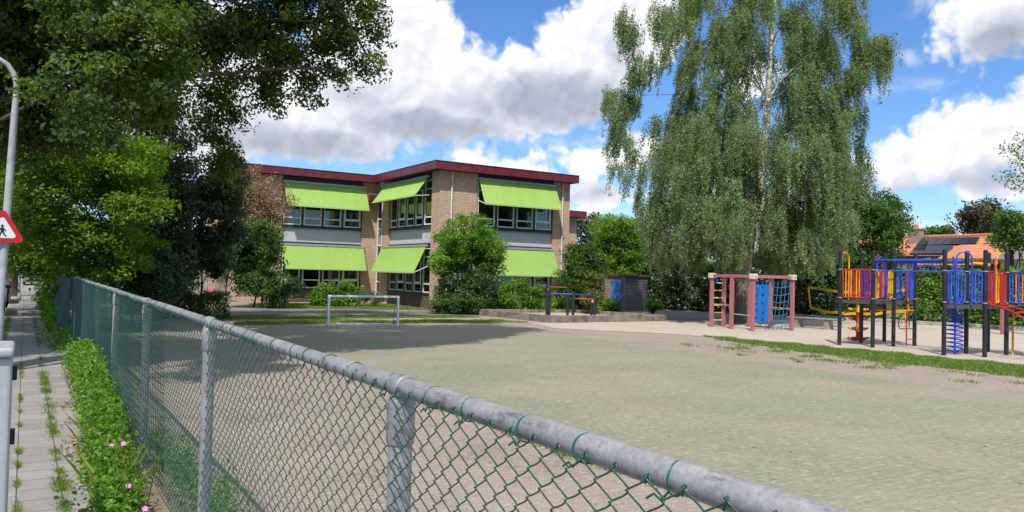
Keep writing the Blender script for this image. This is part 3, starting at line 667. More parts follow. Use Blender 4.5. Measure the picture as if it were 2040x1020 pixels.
# ---- cars
M_tyre = mat('tyre_rubber', (.015, .015, .016), .8); M_rim = mat('alloy_rim', (.45, .46, .47), .3, metal=.8); M_cglass = mat('car_glass', (.012, .015, .018), .05, spec=.8)
M_lampg = mat('headlamp_glass', (.72, .75, .78), .1); M_plate = mat('yellow_plate', (.75, .48, .02), .5); M_trim = mat('car_trim', (.02, .02, .022), .5)
def make_car(loc, rz, paint, label, L=4.2, Wd=1.75, H=1.46, suv=False):
    c = thing('parked_car', loc, label, 'car', 'cars along the street'); c.rotation_euler = (0, 0, rz)
    o = np.array(loc, float)
    def P(x, y, z): return (o[0]+x, o[1]+y, o[2]+z)
    h = H/1.46
    side = [(-L/2, .35), (-L/2-.02, .55*h), (-L/2+.06, .72*h), (-L*.21, .92*h), (L*.30, .96*h), (L/2-.10, .93*h), (L/2, .80*h), (L/2+.01, .45), (L/2-.05, .25), (-L/2+.1, .22)]
    m = MB(); ws = [(-Wd/2+.06, .97), (-Wd/2, .985), (-Wd/2+.0, 1.0)]; secs = []
    for x, s in ((-Wd/2+.10, .93), (-Wd/2+.02, .985), (-Wd/2, 1.0), (Wd/2, 1.0), (Wd/2-.02, .985), (Wd/2-.10, .93)): secs.append([P(x, y*s, .58+(z-.58)*s) for y, z in side])
    n = len(side); k0 = 0
    for s in secs: m.V += s
    for i in range(len(secs)-1):
        for j in range(n): m.F.append((i*n+j, i*n+(j+1) % n, (i+1)*n+(j+1) % n, (i+1)*n+j))
    m.F.append(tuple(range(n))); m.F.append(tuple((len(secs)-1)*n+j for j in range(n-1, -1, -1)))
    m.build('body', paint, c, smooth=True, bevel=.03)
    cabp = [(-L*.24, .90*h), (-L*.10, H-.08), (L*.02, H), (L*.24, H-.03), (L*.40, .94*h)]; m = MB(); a = [P(-Wd/2+.08, y, z) if z < H-.2 else P(-Wd/2+.24, y, z) for y, z in cabp]; b = [P(Wd/2-.08, y, z) if z < H-.2 else P(Wd/2-.24, y, z) for y, z in cabp]
    n = len(a); m.V += a+b
    for j in range(n-1): m.F.append((j, j+1, n+j+1, n+j))
    m.F.append(tuple(range(n-1, -1, -1))); m.F.append(tuple(range(n, 2*n))); m.build('window_band', M_cglass, c, bevel=.02)
    m = MB(); rp = [(-L*.105, H-.085), (L*.02, H+.008), (L*.245, H-.022), (L*.26, H-.06)]
    q = [P(-Wd/2+.235, y, z+.004) for y, z in rp]; q2 = [P(Wd/2-.235, y, z+.004) for y, z in rp]; m.V += q+q2
    for j in range(3): m.F.append((j, 4+j, 4+j+1, j+1))
    rf_ = m.build('roof_panel', paint, c); sd = rf_.modifiers.new('thick', 'SOLIDIFY'); sd.thickness = .02
    for sx in (-1, 1):
        m = MB(); m.bar(P(sx*(Wd/2-.07), -L*.245, .91*h), P(sx*(Wd/2-.225), -L*.10, H-.07), .06, .05); m.bar(P(sx*(Wd/2-.07), L*.40, .95*h), P(sx*(Wd/2-.225), L*.245, H-.03), .09, .05); m.bar(P(sx*(Wd/2-.06), L*.08, .93*h), P(sx*(Wd/2-.22), L*.08, H-.02), .07, .03)
        m.build('pillar', paint, c)
        m = MB(); m.box(*sorted((P(sx*(Wd/2-.02), 0, 0)[0], P(sx*(Wd/2+.17), 0, 0)[0])), o[1]-L*.2, o[1]-L*.2+.10, o[2]+.92*h, o[2]+1.05*h); m.build('wing_mirror', paint, c, bevel=.03)
        m = MB(); m.box(*sorted((P(sx*(Wd/2-.12), 0, 0)[0], P(sx*(Wd/2-.52), 0, 0)[0])), o[1]-L/2-.035, o[1]-L/2+.12, o[2]+.60*h, o[2]+.73*h); m.build('headlight', M_lampg, c, bevel=.03)
        m = MB(); m.box(*sorted((P(sx*(Wd/2-.1), 0, 0)[0], P(sx*(Wd/2-.38), 0, 0)[0])), o[1]+L/2-.06, o[1]+L/2+.02, o[2]+.68*h, o[2]+.84*h); m.build('tail_light', mat('tail_red', (.35, .01, .01), .2), c, bevel=.02)
        for y in (-L*.31, L*.30):
            x0 = sx*(Wd/2-.19); m = MB()
            m.tube([P(x0, y, .32), P(x0+sx*.02, y, .32), P(x0+sx*.19, y, .32), P(x0+sx*.21, y, .32)], [.29, .32, .32, .29], 24); wl = m.build('wheel', M_tyre, c, smooth=True)
            m = MB(); m.tube([P(x0+sx*.19, y, .32), P(x0+sx*.216, y, .32)], [.21, .19], 20); m.build('rim', M_rim, wl, smooth=True)
    m = MB(); m.box(o[0]-.26, o[0]+.26, o[1]-L/2-.05, o[1]-L/2-.02, o[2]+.42, o[2]+.53); m.build('number_plate', M_plate, c)
    m = MB(); m.box(o[0]-.5, o[0]+.5, o[1]-L/2-.035, o[1]-L/2+.02, o[2]+.57*h, o[2]+.66*h); m.box(o[0]-.72, o[0]+.72, o[1]-L/2-.03, o[1]-L/2+.05, o[2]+.26, o[2]+.40); m.build('grille', M_trim, c)
    return c
M_pd = mat('car_paint_dark', (.012, .018, .022), .15, coat=.8); M_ps = mat('car_paint_silver', (.50, .58, .66), .22, metal=.35, coat=.6); M_pg = mat('car_paint_grey', (.16, .17, .18), .2, coat=.7)
make_car((-1.42, 30.0, .215), math.pi, M_pd, 'dark car parked nearest the lamp post, under the trees')
make_car((-1.42, 38.0, .215), math.pi, M_pg, 'grey car parked behind the dark one along the kerb', L=4.4)
cc = gnd(60, 568, ZP); make_car((cc[0]+.45, cc[1]+2.2, ZP), 0, M_ps, 'pale silver car facing this way at the far end of the pavement', L=4.4, Wd=1.85, H=1.66)
# ================================================================ PLAYGROUND
M_gw = mat('goal_white', (.82, .82, .80), .45, .1, 4); M_post = mat('black_post', (.022, .023, .026), .45, .35, 5); M_cap = mat('post_cap', (.018, .018, .02), .35)
def paint(n, c): return mat(n, c, .42, .34, 3, spec=.4)
M_yel, M_red2, M_blu = paint('yellow_paint', (.78, .40, .012)), paint('red_paint', (.42, .028, .022)), paint('blue_paint', (.035, .07, .50))
M_pur, M_ora, M_sky = paint('purple_paint', (.13, .03, .20)), paint('orange_paint', (.72, .22, .03)), paint('mid_blue_paint', (.03, .16, .52))
M_deck = mat('deck_grey', (.07, .07, .075), .7, .2, 6); M_pink = mat('faded_pink_wood', (.40, .145, .15), .7, .28, 5, stretch=(5, 5, .8))
M_capw = mat('cream_cap', (.62, .58, .47), .5, .2, 5); M_clamp = mat('blue_plastic', (.015, .05, .36), .4); M_panel = mat('blue_climbing_wall', (.012, .19, .66), .45, .12, 3)
M_rope = mat('blue_rope', (.045, .22, .40), .7, .25, 20); M_steel = mat('steel_bar', (.50, .49, .47), .35, .2, 8, metal=.4)
def kb_(m, name, mt, par, **kw): return m.build(name, mt, par, k=K, **kw)
# ---- football goal
a, b = gnd(654, 650), gnd(792, 650); hz = .885*K
g = thing('football_goal', ((a[0]+b[0])/2, (a[1]+b[1])/2, 0), 'small white metal football goal with a thin grey net on the shaded pitch edge', 'football goal')
d = (b-a)/np.linalg.norm(b-a); bk = np.array([-d[1], d[0], 0]); bk = bk if bk[1] > 0 else -bk
up = np.array([0, 0, 1.])
for p in (a, b): MB().bar(p+up*0, p+up*(hz-.0), .075, .075, (1, 0, 0)).build('post', M_gw, g, bevel=.015)
MB().bar(a-d*.036+up*hz, b+d*.036+up*hz, .076, .076).build('crossbar', M_gw, g, bevel=.015)
gb, zb = 1.0, .62
m = MB()
for p in (a, b): m.tube([p+up*hz+bk*.02, p+up*hz+bk*.32, p+bk*gb+up*.03, p+up*.03], .016, 8)
m.build('back_stay', M_alu, g, smooth=True)
m = MB(); m.tube([a+bk*gb+up*.03, b+bk*gb+up*.03], .018, 8); m.tube([a+up*.03+bk*.05, b+up*.03+bk*.05], .014, 8); m.build('ground_bar', M_gw, g, smooth=True)
m = MB(); n = 19
for i in range(n+1):
    p = a+(b-a)*i/n; m.tube([p+up*hz+bk*.02, p+up*hz+bk*.32, p+bk*gb*.66+up*.45, p+bk*gb+up*.03], .0024, 3)
for q in np.linspace(0, 1, 9):
    pt = (lambda p: p+up*hz+bk*(.02+.30*q/.3) if q < .3 else p+bk*(.32+(gb-.32)*(q-.3)/.7)+up*(hz+(.03-hz)*(q-.3)/.7)); m.tube([pt(a), pt(b)], .0024, 3)
m.build('net', mat('grey_net', (.30, .30, .29), .8), g)
# ---- sandpit
L0, F0, R0, B0 = np.array([15.05, 26.05]), np.array([15.42, 21.75]), np.array([20.55, 21.4]), np.array([19.3, 25.5])
M_pit = mat('stained_concrete', (.22, .19, .15), .9, .55, 2.2, bump=.6, bscale=22, dark=(.12, .10, .08))
sp = thing('sandpit', (17.5*K, 23.5*K, 0), 'sandpit with a low stained concrete rim around pale sand', 'sandpit')
corners = [L0, F0, R0, B0]; cen = sum(corners)/4
for i in range(4):
    p, q = corners[i], corners[(i+1) % 4]; e = (q-p)/np.linalg.norm(q-p); inn = np.array([-e[1], e[0]]); inn = inn if np.dot(inn, cen-p) > 0 else -inn
    nseg = max(2, int(np.linalg.norm(q-p)/.95)); m = MB()
    for j in range(nseg):
        u = p+(q-p)*(j/nseg)+e*(.004 if j else 0); v_ = p+(q-p)*((j+1)/nseg)-e*(.004 if j < nseg-1 else 0)
        ii = .17
        m.prism([(*u, -.05), (*v_, -.05), (*(v_+inn*ii-(e*ii if j == nseg-1 else 0)), -.05), (*(u+inn*ii+(e*ii if j == 0 else 0)), -.05)], (0, 0, .30))
    kb_(m, 'concrete_edge', M_pit, sp, bevel=.012)
kb_(MB().add([(*(c+(cen-c)*.02), .12) for c in corners], [(0, 1, 2, 3)] if np.cross(F0-L0, R0-F0) > 0 else [(3, 2, 1, 0)]), 'sand_fill', M_sand, sp)
# ---- turning bars in the sandpit
tb = thing('turning_bars', (17.0*K, 22.6*K, .12*K), 'set of black posted turning bars with red and blue rails in the sandpit', 'turning bars')
zs0 = .12
def bp(px, D=28.6): v_ = atd(px, 600, D*K); return v_[:2]/K
cols = [(1089.5, 1.30), (1094.5, 1.22), (1131, 1.29), (1142, 1.05), (1178.6, 1.05), (1185, .90)]
pts = []
for i, (px, zt_) in enumerate(cols):
    p = bp(px, 28.2 if i in (1, 3, 5) else 28.9); pts.append((p, zt_)); m = MB(); m.lathe([(.052, zs0-.2), (.052, zt_-.03), (.045, zt_-.008), (.02, zt_)], (p[0], p[1], 0), 14); kb_(m, 'post', M_post, tb, smooth=True)
def rail_(i, j, z, mt): kb_(MB().tube([(*pts[i][0], z), (*pts[j][0], z)], .020, 10), 'rail', mt, tb, smooth=True)
rail_(0, 2, 1.20, M_red2); rail_(1, 3, .97, M_blu); rail_(3, 4, .97, M_blu); rail_(3, 5, .81, M_red2)
kb_(MB().lathe([(.03, -.06), (.06, -.03), (.06, .03), (.03, .06)], (*(pts[4][0]+np.array([0, -.08])), .70), 10), 'yellow_knob', M_yel, tb, smooth=True)
kb_(MB().lathe([(.02, -.05), (.04, 0), (.02, .05)], (*(pts[0][0]+np.array([.0, -.08])), 1.10), 10), 'yellow_knob', M_yel, tb, smooth=True)
# ---- shed
M_board = mat('grey_shed_boards', (.150, .140, .130), .85, .45, 3, stretch=(.5, .5, 9), bump=.4, bscale=8); M_bdoor = None
M_sideb = mat('sunlit_shed_boards', (.30, .25, .20), .85, .45, 3, stretch=(.5, .5, 9))  # same boards paler for the sunlit side: sun and weathering in the colour
sx, sy = 24.18, 28.05
sh = thing('shed', (sx*K+.8, sy*K+.9, 0), 'small grey weatherboarded shed with a blue painted door under bushes', 'shed')
m = MB(); m.box(sx+.04, sx+1.36, sy+.04, sy+1.46, 0, 1.66); kb_(m, 'core_wall', M_board, sh)
m = MB()
for i in range(13):
    z = i*.129; m.prism([(sx, sy+.0, z), (sx, sy-.022, z+.002), (sx, sy-.004, z+.128), (sx, sy+.03, z+.128)], (1.40, 0, 0))
kb_(m, 'front_boards', M_board, sh)
m = MB()
for i in range(13):
    z = i*.129; m.prism([(sx+.03, sy, z), (sx-.022, sy, z+.002), (sx-.004, sy, z+.128), (sx+.03, sy, z+.128)], (0, 1.5, 0))
kb_(m, 'side_boards', M_sideb, sh)
def _door():
    m = bpy.data.materials.new('blue_door_paint'); m.use_nodes = True; t = NT(m.node_tree); b = t.n['Principled BSDF']; oc = t.node('ShaderNodeTexCoord').outputs['Object']
    n = t.noise(t.v('MULTIPLY', oc, (2, 5, 1.6)), 1.6, 4, .6, 1.2)
    t.l.new(t.ramp(n, [(.35, (.02, .07, .24)), (.5, (.03, .12, .40)), (.62, (.12, .28, .55)), (.72, (.35, .50, .70))]), b.inputs['Base Color']); b.inputs['Roughness'].default_value = .6; return m
m = MB(); m.box(sx-.045, sx-.024, sy+.06, sy+.98, .06, 1.46); kb_(m, 'door', _door(), sh)
m = MB(); m.box(sx-.1, sx+1.48, sy-.10, sy+1.6, 1.665, 1.73); kb_(m, 'roof', mat('shed_roof', (.12, .09, .08), .8, .3, 4), sh)
m = MB(); m.box(sx-.012, sx+1.40, sy-.03, sy-.024, 1.56, 1.665); kb_(m, 'eaves_board', mat('eaves_brown', (.13, .085, .075), .8, .3, 4), sh)
# ---- pink climbing frame
cf = thing('climbing_frame', (20.8*K, 17.6*K, 0), 'faded pink timber climbing frame with rope net and blue climbing wall', 'climbing frame')
def gu(px, py): return gnd(px, py)[:2]/K
A_, B_, C_, D_, E_, F_, G_ = gu(1417, 651.5), gu(1441, 651.5), gu(1456.8, 656), gu(1493, 651.5), gu(1499, 660.5), gu(1534.4, 655), gu(1577.3, 659.4)
zt = 1.72
for p in (A_, B_, C_, D_, E_, F_, G_):
    e = .055; m = MB(); m.box(p[0]-e, p[0]+e, p[1]-e, p[1]+e, -.1, zt-(.0 if p is not B_ else .0)); o = kb_(m, 'post', M_pink, cf, bevel=.012)
def beam(p, q, z=zt+.05, ext=.0): 
    d_ = (q-p)/np.linalg.norm(q-p); kb_(MB().bar((*(p-d_*ext), z), (*(q+d_*ext), z), .09, .10), 'beam', M_pink, cf, bevel=.012)
beam(A_, E_); beam(E_, G_); beam(A_, D_); beam(D_, G_)
for p in (A_, E_, G_):
    e = .10; m = MB(); m.box(p[0]-e, p[0]+e, p[1]-e, p[1]+e, zt-.035, zt+.14); cpn = kb_(m, 'end_cap', M_capw, cf, bevel=.02)
    m = MB(); m.box(p[0]-.035, p[0]+.035, p[1]-e-.006, p[1]-e, zt+.02, zt+.08); kb_(m, 'cap_screw', M_steel, cpn)
for p, q in ((A_, B_), (E_, D_), (E_, F_), (G_, F_)):
    d_ = (q-p)/np.linalg.norm(q-p); c0 = p+d_*.13
    kb_(MB().tube([(c0[0]+.07*math.cos(t_)*d_[0], c0[1]+.07*math.cos(t_)*d_[1], zt-.13+.085*math.sin(t_)) for t_ in np.linspace(0, 6.28, 13)[:-1]], .028, 7, closed=True), 'clamp', M_clamp, cf, smooth=True)
for i, z in enumerate(np.linspace(.24, 1.52, 6)): kb_(MB().tube([(*A_, z), (*B_, z)], .02, 8), 'rung', M_yel if i in (1, 2, 4) else M_capw, cf, smooth=True)
kb_(MB().tube([(*A_, .80), (*C_, .79)], .016, 8), 'turning_bar', M_steel, cf, smooth=True)
kb_(MB().tube([(*C_, .52), (*E_, .50)], .016, 8), 'turning_bar', M_steel, cf, smooth=True)
kb_(MB().tube([(*F_, .73), (*G_, .72)], .022, 8), 'turning_bar', M_yel, cf, smooth=True)
# climbing wall between D and F, with black discs for the darkness of its hand holes
d_ = (F_-D_)/np.linalg.norm(F_-D_); nn = np.array([-d_[1], d_[0]]); nn = nn if nn[1] < 0 else -nn
u0, u1 = gu(1505, 654), gu(1532, 654.6)
m = MB(); q0, q1 = D_+d_*.07, F_-d_*.06; m.prism([(*(q0), .22), (*(q1), .22), (*(q1), 1.50), (*(q0), 1.50)], (*(nn*.03), 0)); wl = kb_(m, 'climbing_wall', M_panel, cf)
m = MB(); Lw = np.linalg.norm(q1-q0)
for (fx, fz) in ((.3, .1), (.68, .06), (.32, .3), (.7, .26), (.3, .48), (.68, .5), (.32, .7), (.68, .72), (.34, .9), (.66, .93)):
    c = q0+d_*Lw*fx+nn*.034; z = .22+1.28*fz
    m.prism([(c[0]+d_[0]*.035*math.cos(t_), c[1]+d_[1]*.035*math.cos(t_), z+.035*math.sin(t_)) for t_ in np.linspace(0, 6.28, 11)[:-1]], (*(nn*.004), 0))
kb_(m, 'hand_hole_disc', M_trim, wl)
# scramble net E..F..G
m = MB(); net_o, net_a, net_b = None, E_+(G_-E_)*.42, G_-(G_-E_)*.06
dn = np.array([.25, .55])
for i in range(6):
    f = i/5; p = net_a+(net_b-net_a)*f
    m.tube([(p[0]+dn[0]*s*.5, p[1]+dn[1]*s*.5, 1.62*(1-s)**1.0+.02-.10*math.sin(math.pi*s)) for s in np.linspace(0, 1, 9)], .011, 6)
for s in np.linspace(.08, .88, 7):
    m.tube([(net_a[0]+(net_b[0]-net_a[0])*f+dn[0]*s*.5, net_a[1]+(net_b[1]-net_a[1])*f+dn[1]*s*.5, 1.62*(1-s)+.02-.10*math.sin(math.pi*s)-.07*math.sin(math.pi*f)) for f in np.linspace(0, 1, 11)], .011, 6)
na = E_+(F_-E_)*.2; 
for i in range(3):
    p = E_+(F_-E_)*(.28+i*.24); m.tube([(p[0]+.05*s, p[1]+.3*s, 1.6*(1-s)+.05) for s in np.linspace(0, 1, 6)], .010, 6)
kb_(m, 'scramble_net', M_rope, cf, smooth=True)
# ---- bench
M_bl = mat('bench_concrete', (.30, .27, .22), .9, .4, 6); M_bs = mat('bench_wood', (.27, .26, .245), .8, .4, 4, stretch=(5, .5, 5))
bn = thing('bench', (23.5*K, 17.1*K, 0), 'low backless bench with a grey plank seat on splayed concrete legs', 'bench')
for (px, py) in ((1590, 652.5), (1650, 656.5)):
    p = gu(px, py); m = MB(); m.prism([(p[0]-.20, p[1]-.07, -.03), (p[0]+.22, p[1]-.07, -.03), (p[0]+.14, p[1]-.07, .34), (p[0]-.13, p[1]-.07, .34)], (0, .14, 0)); kb_(m, 'leg', M_bl, bn, bevel=.015)
p, q = gu(1590, 652.5), gu(1650, 656.5); d_ = (q-p)/np.linalg.norm(q-p); s_ = np.array([-d_[1], d_[0]])
for k_ in (-.1, .1): kb_(MB().bar((*(p-d_*.35+s_*k_), .362), (*(q+d_*.45+s_*k_), .362), .17, .04), 'seat_plank', M_bs, bn, bevel=.008)
# ---- volleyball net
VX = 28.2*K
vt = [(1610.6, 572), (1640, 576.5), (1670, 581), (1728, 584), (1767, 582), (1807, 577)]; vb = [(1615, 613), (1642, 620), (1656, 622.5), (1670, 622), (1684, 626), (1697, 624.5), (1744, 626), (1775, 620), (1812, 620)]
Tt = [atx(*p, VX) for p in vt]; Tb = [atx(*p, VX) for p in vb]
vn = thing('volleyball_net', (VX, Tt[2][1], 0), 'black volleyball net with sagging yellow edging between two thin poles', 'volleyball net')
def band(P, name, wd=.13):
    V = []; 
    for p in P:
        for sx_ in (-.008, .008): V += [(p[0]+sx_, p[1], p[2]-wd/2), (p[0]+sx_, p[1], p[2]+wd/2)]
    F = []
    for i in range(len(P)-1):
        a0, b0 = i*4, i*4+4; F += [(a0, b0, b0+1, a0+1), (a0+2, a0+3, b0+3, b0+2), (a0+1, b0+1, b0+3, a0+3), (a0, a0+2, b0+2, b0)]
    return link_mesh(name, V, F, paint('net_yellow', (.72, .46, .02)), vn)
band(Tt, 'top_band'); band(Tb, 'bottom_band')
for e_ in (0, -1):
    m = MB(); m.bar(Tt[e_], Tb[e_], .016, .13, (1, 0, 0)); m.build('side_band', MATS['net_yellow'], vn)
    p = Tt[e_]; yoff = .12 if e_ == 0 else -.12; MB().tube([(p[0], p[1]+yoff, -.1), (p[0], p[1]+yoff, p[2]+.06)], .022, 10).build('pole', M_post, vn, smooth=True)
m = MB(); ytop = np.array([p[1] for p in Tt]); ztop = np.array([p[2] for p in Tt]); ybot = np.array([p[1] for p in Tb]); zbot = np.array([p[2] for p in Tb])
ti = lambda y: np.interp(-y, -ytop, ztop); bi = lambda y: np.interp(-y, -ybot, zbot)
for y in np.arange(ytop.min(), ytop.max(), .11): m.tube([(VX, y, bi(y)), (VX, y, ti(y))], .008, 3, cap=False)
for f in np.linspace(.07, .93, 11): m.tube([(VX, y, bi(y)+(ti(y)-bi(y))*f) for y in np.linspace(ytop.min(), ytop.max(), 18)], .008, 3, cap=False)
m.build('mesh_net', mat('black_net', (.012, .012, .014), .9), vn)

# ---- large play structure
P1, P2, P3, P4, PB, PC = [np.array(v_) for v_ in ((18.17, 12.48), (18.42, 11.70), (19.34, 11.70), (20.15, 11.60), (19.40, 12.66), (20.58, 12.72))]
Q1, Q2, Q3, Q4, Q5 = [gu(*v_) for v_ in ((1880, 708.7), (1961.4, 712.3), (1924.5, 705.7), (2004.5, 708), (1967.5, 701.8))]
Q6 = Q4+np.array([-.35, -.92]); Q7 = Q5+np.array([.35, -1.0])
ps = thing('play_structure', (19.3*K, 11*K, 0), 'colourful twin tower play structure on black posts with blue monkey bars', 'play structure')
def k4(m, name, mt, par=None, **kw): return m.build(name, mt, par or ps, k=K, smooth=True, **kw)
for p in (P1, P2, P3, P4, PB, PC, Q1, Q2, Q3, Q4, Q5, Q6, Q7):
    zt_ = 2.44; m = MB(); m.tube([(p[0], p[1], -.1), (p[0], p[1], zt_)], .05, 16); po = k4(m, 'post', M_post)
    m = MB(); m.lathe([(.052, 0), (.052, .03), (.044, .055), (.022, .068)], (p[0], p[1], zt_-.005), 16); k4(m, 'cap', M_cap, po)
    m = MB()
    for z in (1.26, 2.0): m.tube([(p[0]+.053*math.cos(t_), p[1]+.053*math.sin(t_), z) for t_ in np.linspace(0, 6.283, 15)[:-1]], .009, 5, closed=True)
    k4(m, 'clamp_ring', M_alu, po)
def deck(poly):
    c = sum(poly)/len(poly); poly = [c+(p-c)*.96 for p in poly]; m = MB(); m.prism([(*p, 1.12) for p in poly], (0, 0, .085)); d0 = m.build('deck', M_deck, ps, k=K)
deck([P1, P2, P3, PB]); deck([P3, P4, PC, PB]); deck([Q1, Q2, Q3]); deck([Q2, Q4, Q5, Q3]); deck([Q4, Q6, Q7, Q5])
def rrect(a, b, z0, z1, r=.07):
    a, b = np.array(a), np.array(b); Ln = np.linalg.norm(b-a); e = (b-a)/Ln; pts = []
    for (cu, cz, s0) in ((Ln-r, z1-r, 0), (r, z1-r, 90), (r, z0+r, 180), (Ln-r, z0+r, 270)):
        for q in range(0, 91, 30):
            t_ = math.radians(s0+q); pts.append((*(a+e*(cu+r*math.cos(t_))), cz+r*math.sin(t_)))
    return pts
def rail(p, q, fm, bars, f0=0., f1=1., z0=1.27, z1=2.0, off=0.0):
    p, q = np.array(p), np.array(q); d = q-p; Ln = np.linalg.norm(d); e = d/Ln; n_ = np.array([-e[1], e[0]])*off
    a, b = p+e*max(.075, f0*Ln)+n_, p+e*min(Ln-.075, f1*Ln)+n_
    o = k4(MB().tube(rrect(a, b, z0, z1), .019, 8, closed=True), 'railing_panel', fm)
    nb = len(bars)
    for i, mt in enumerate(bars):
        u = a+(b-a)*((i+1)/(nb+1)); m = MB().tube([(*u, z0+.0), (*u, z1)], .0145, 7); k4(m, 'bar', mt, o)
    return o
def arch(p, q, f0, f1, z0, z1, mt, off=0.0, lean=0.0):
    p, q = np.array(p), np.array(q); d = q-p; Ln = np.linalg.norm(d); e = d/Ln; n_ = np.array([-e[1], e[0]])
    a, b = p+e*f0*Ln+n_*off, p+e*f1*Ln+n_*off; r = np.linalg.norm(b-a)/2; c = (a+b)/2
    pts = [(*a, z0)]+[(*(c-e*r*math.cos(t_)), z1-r+r*math.sin(t_)) for t_ in np.linspace(0, math.pi, 9)]+[(*b, z0)]
    k4(MB().tube(pts, .019, 8), 'arch_handle', mt)
Y, R, B, U, O, S = M_yel, M_red2, M_blu, M_pur, M_ora, M_sky
rail(P1, P2, R, [Y, O, Y, R, Y, O, U, U, U]); rail(P1, PB, R, [R, R, R], .45, 1.0); arch(P1, PB, .10, .42, 1.2, 2.46, Y, .02)
k4(MB().tube([(*(P1+(P2-P1)*.02), 2.43), (*(P1+(PB-P1)*.30), 2.46)], .018, 8), 'arch_brace', Y)
rail(PB, PC, U, [U, U, B, B], .0, .62); arch(PB, PC, .64, .96, 1.2, 2.40, B)
rail(P2, P3, Y, [O], .07, .24); rail(P2, P3, Y, [Y], .74, .93); rail(P3, PB, B, [B, B], .25, .6)
rail(P3, P4, B, [S, B], .08, .34); rail(P3, P4, B, [B, S], .68, .92); rail(P4, PC, B, [B, S, B], .30, 1.0)
rail(PB, PC, R, [R, R, O, R], .70, 1.0, off=-.05); arch(PC, PB, .05, .36, 1.2, 2.44, R, -.06)
rail(Q1, Q2, B, [S, B, S], .06, .42); arch(Q1, Q2, .28, .66, 1.2, 2.45, B, -.03); rail(Q1, Q2, B, [S, B], .68, .95); rail(Q1, Q3, S, [B, S, B, S]); rail(Q3, Q5, S, [B, B, S], .1, .95)
rail(Q2, Q4, R, [R, R, R], .05, .42); rail(Q2, Q4, Y, [Y], .40, .62, z1=1.96); rail(Q2, Q4, R, [R, R], .74, .95); arch(Q2, Q4, .36, .62, 1.2, 2.30, R, -.03); arch(Q2, Q4, .62, 1.12, 1.25, 2.46, Y, .06)
rail(Q4, Q6, B, [B, O, B, O, B, O, B, B]); rail(Q5, Q7, B, [B, S, B, S]); rail(Q6, Q7, R, [R, R, R, R])
# monkey bars
for p, q, mt in ((P2, Q1, B), (P3, Q3, B)):
    e = (q-p)/np.linalg.norm(q-p); k4(MB().tube([(*(p+e*.05), 2.24), (*(q-e*.05), 2.24)], .036, 12), 'monkey_bar_rail', mt)
    k4(MB().tube([(*(p+e*.05), 1.98), (*(q-e*.05), 1.98)], .013, 8), 'lower_rail', S)
for i in range(9):
    f = (i+.6)/9.2; a, b = P2+(Q1-P2)*f, P3+(Q3-P3)*f; m = MB(); m.tube([(*a, 2.24), (*(a+(b-a)*.06), 2.02), (*(a+(b-a)*.12), 1.985), (*(a+(b-a)*.88), 1.985), (*(a+(b-a)*.94), 2.02), (*b, 2.24)], .014, 7); k4(m, 'monkey_bar_rung', B)
for i in range(3):
    f = .30+i*.26; c = (P3+(Q3-P3)*f+P4*.0); m = MB(); m.prism([(c[0]+.10, c[1]-.13, 2.03), (c[0]+.10, c[1]+.13, 2.03), (c[0]+.10, c[1]+.02, 2.13), (c[0]+.10, c[1]-.02, 2.13)], (.03, 0, 0)); m.build('hand_grip', R, ps, k=K)
# yellow telescope tube
k4(MB().tube([(*(Q3+(Q5-Q3)*.05), 2.17), (*(Q3+(Q2-Q3)*.3+np.array([.3, .1])), 2.20), (*(Q5+(Q2-Q5)*.12), 2.18)], [.02, .035, .05], 12), 'telescope', Y)
k4(MB().tube([(*P4, 2.19), (*Q5, 2.19)], .016, 8), 'top_tie_rail', Y)
# coil climber
cc_ = gu(1902, 706.5); m = MB(); n_t = 13; hgt = 1.30
m.tube([(cc_[0]+.17*math.cos(t_), cc_[1]+.17*math.sin(t_), .06+hgt*t_/(2*math.pi*n_t)) for t_ in np.linspace(0, 2*math.pi*n_t, n_t*14)], .016, 7); coil = k4(m, 'coil_climber', B)
m = MB(); m.tube([(*cc_, -.05), (*cc_, 2.0), (*(cc_+np.array([.0, .06])), 2.35)], .024, 10); k4(m, 'coil_pole', B)
# totem climber with steps
tc = np.array(gu(1709, 679.5))
for i, (mt, z0, z1) in enumerate(((R, 0, .28), (O, .28, .56), (R, .56, .82), (Y, .82, 1.06), (R, 1.06, 1.22))):
    m = MB(); m.lathe([(.085, z0), (.06, z0+.08), (.055, z1-.05), (.06, z1)], (*tc, 0), 12); tot = k4(m, 'totem_climber', mt)
    if i < 4:
        m = MB()
        for s in (-1, 1): m.tube([(tc[0]+s*.03, tc[1]-s*.03, z0+.07), (tc[0]+s*.14, tc[1]-s*.14, z0+.075), (tc[0]+s*.19, tc[1]-s*.19, z0+.10)], [.055, .035, .022], 8)
        k4(m, 'totem_step', mt, tot)
# ladder with loops on the far side of tower one, and cross bars
l0, l1 = P4+(PC-P4)*.35, P4+(PC-P4)*.8
k4(MB().tube([(*(P3+(P4-P3)*.62), 0), (*(P3+(P4-P3)*.62), 2.3)], .017, 8), 'fire_pole', R)
for i, z in enumerate((.19, .47, .68, .90)):
    a, b = P3+(P4-P3)*.62, P4; m = MB(); m.tube([(*a, z), (*b, z)], .013, 7); k4(m, 'ladder_rung', R if i != 2 else M_post)
m = MB(); m.tube([(*(P3+(P4-P3)*.95), .47), (*(P3+(P4-P3)*.30), .47), (*(P3+(P4-P3)*.24), .53), (*(P3+(P4-P3)*.24), .68), (*(P3+(P4-P3)*.30), .73), (*(P3+(P4-P3)*.95), .73)], .013, 7); k4(m, 'step_loop', M_post)
k4(MB().tube([(*P2, .96), (*P3, .97)], .014, 7), 'cross_bar', R); k4(MB().tube([(*P3, .95), (*P4, .95)], .018, 7), 'cross_bar', Y); k4(MB().tube([(*(P3+(P4-P3)*.55), .95), (*(P3+(P4-P3)*.55), .35)], .014, 7), 'hanging_bar', Y)
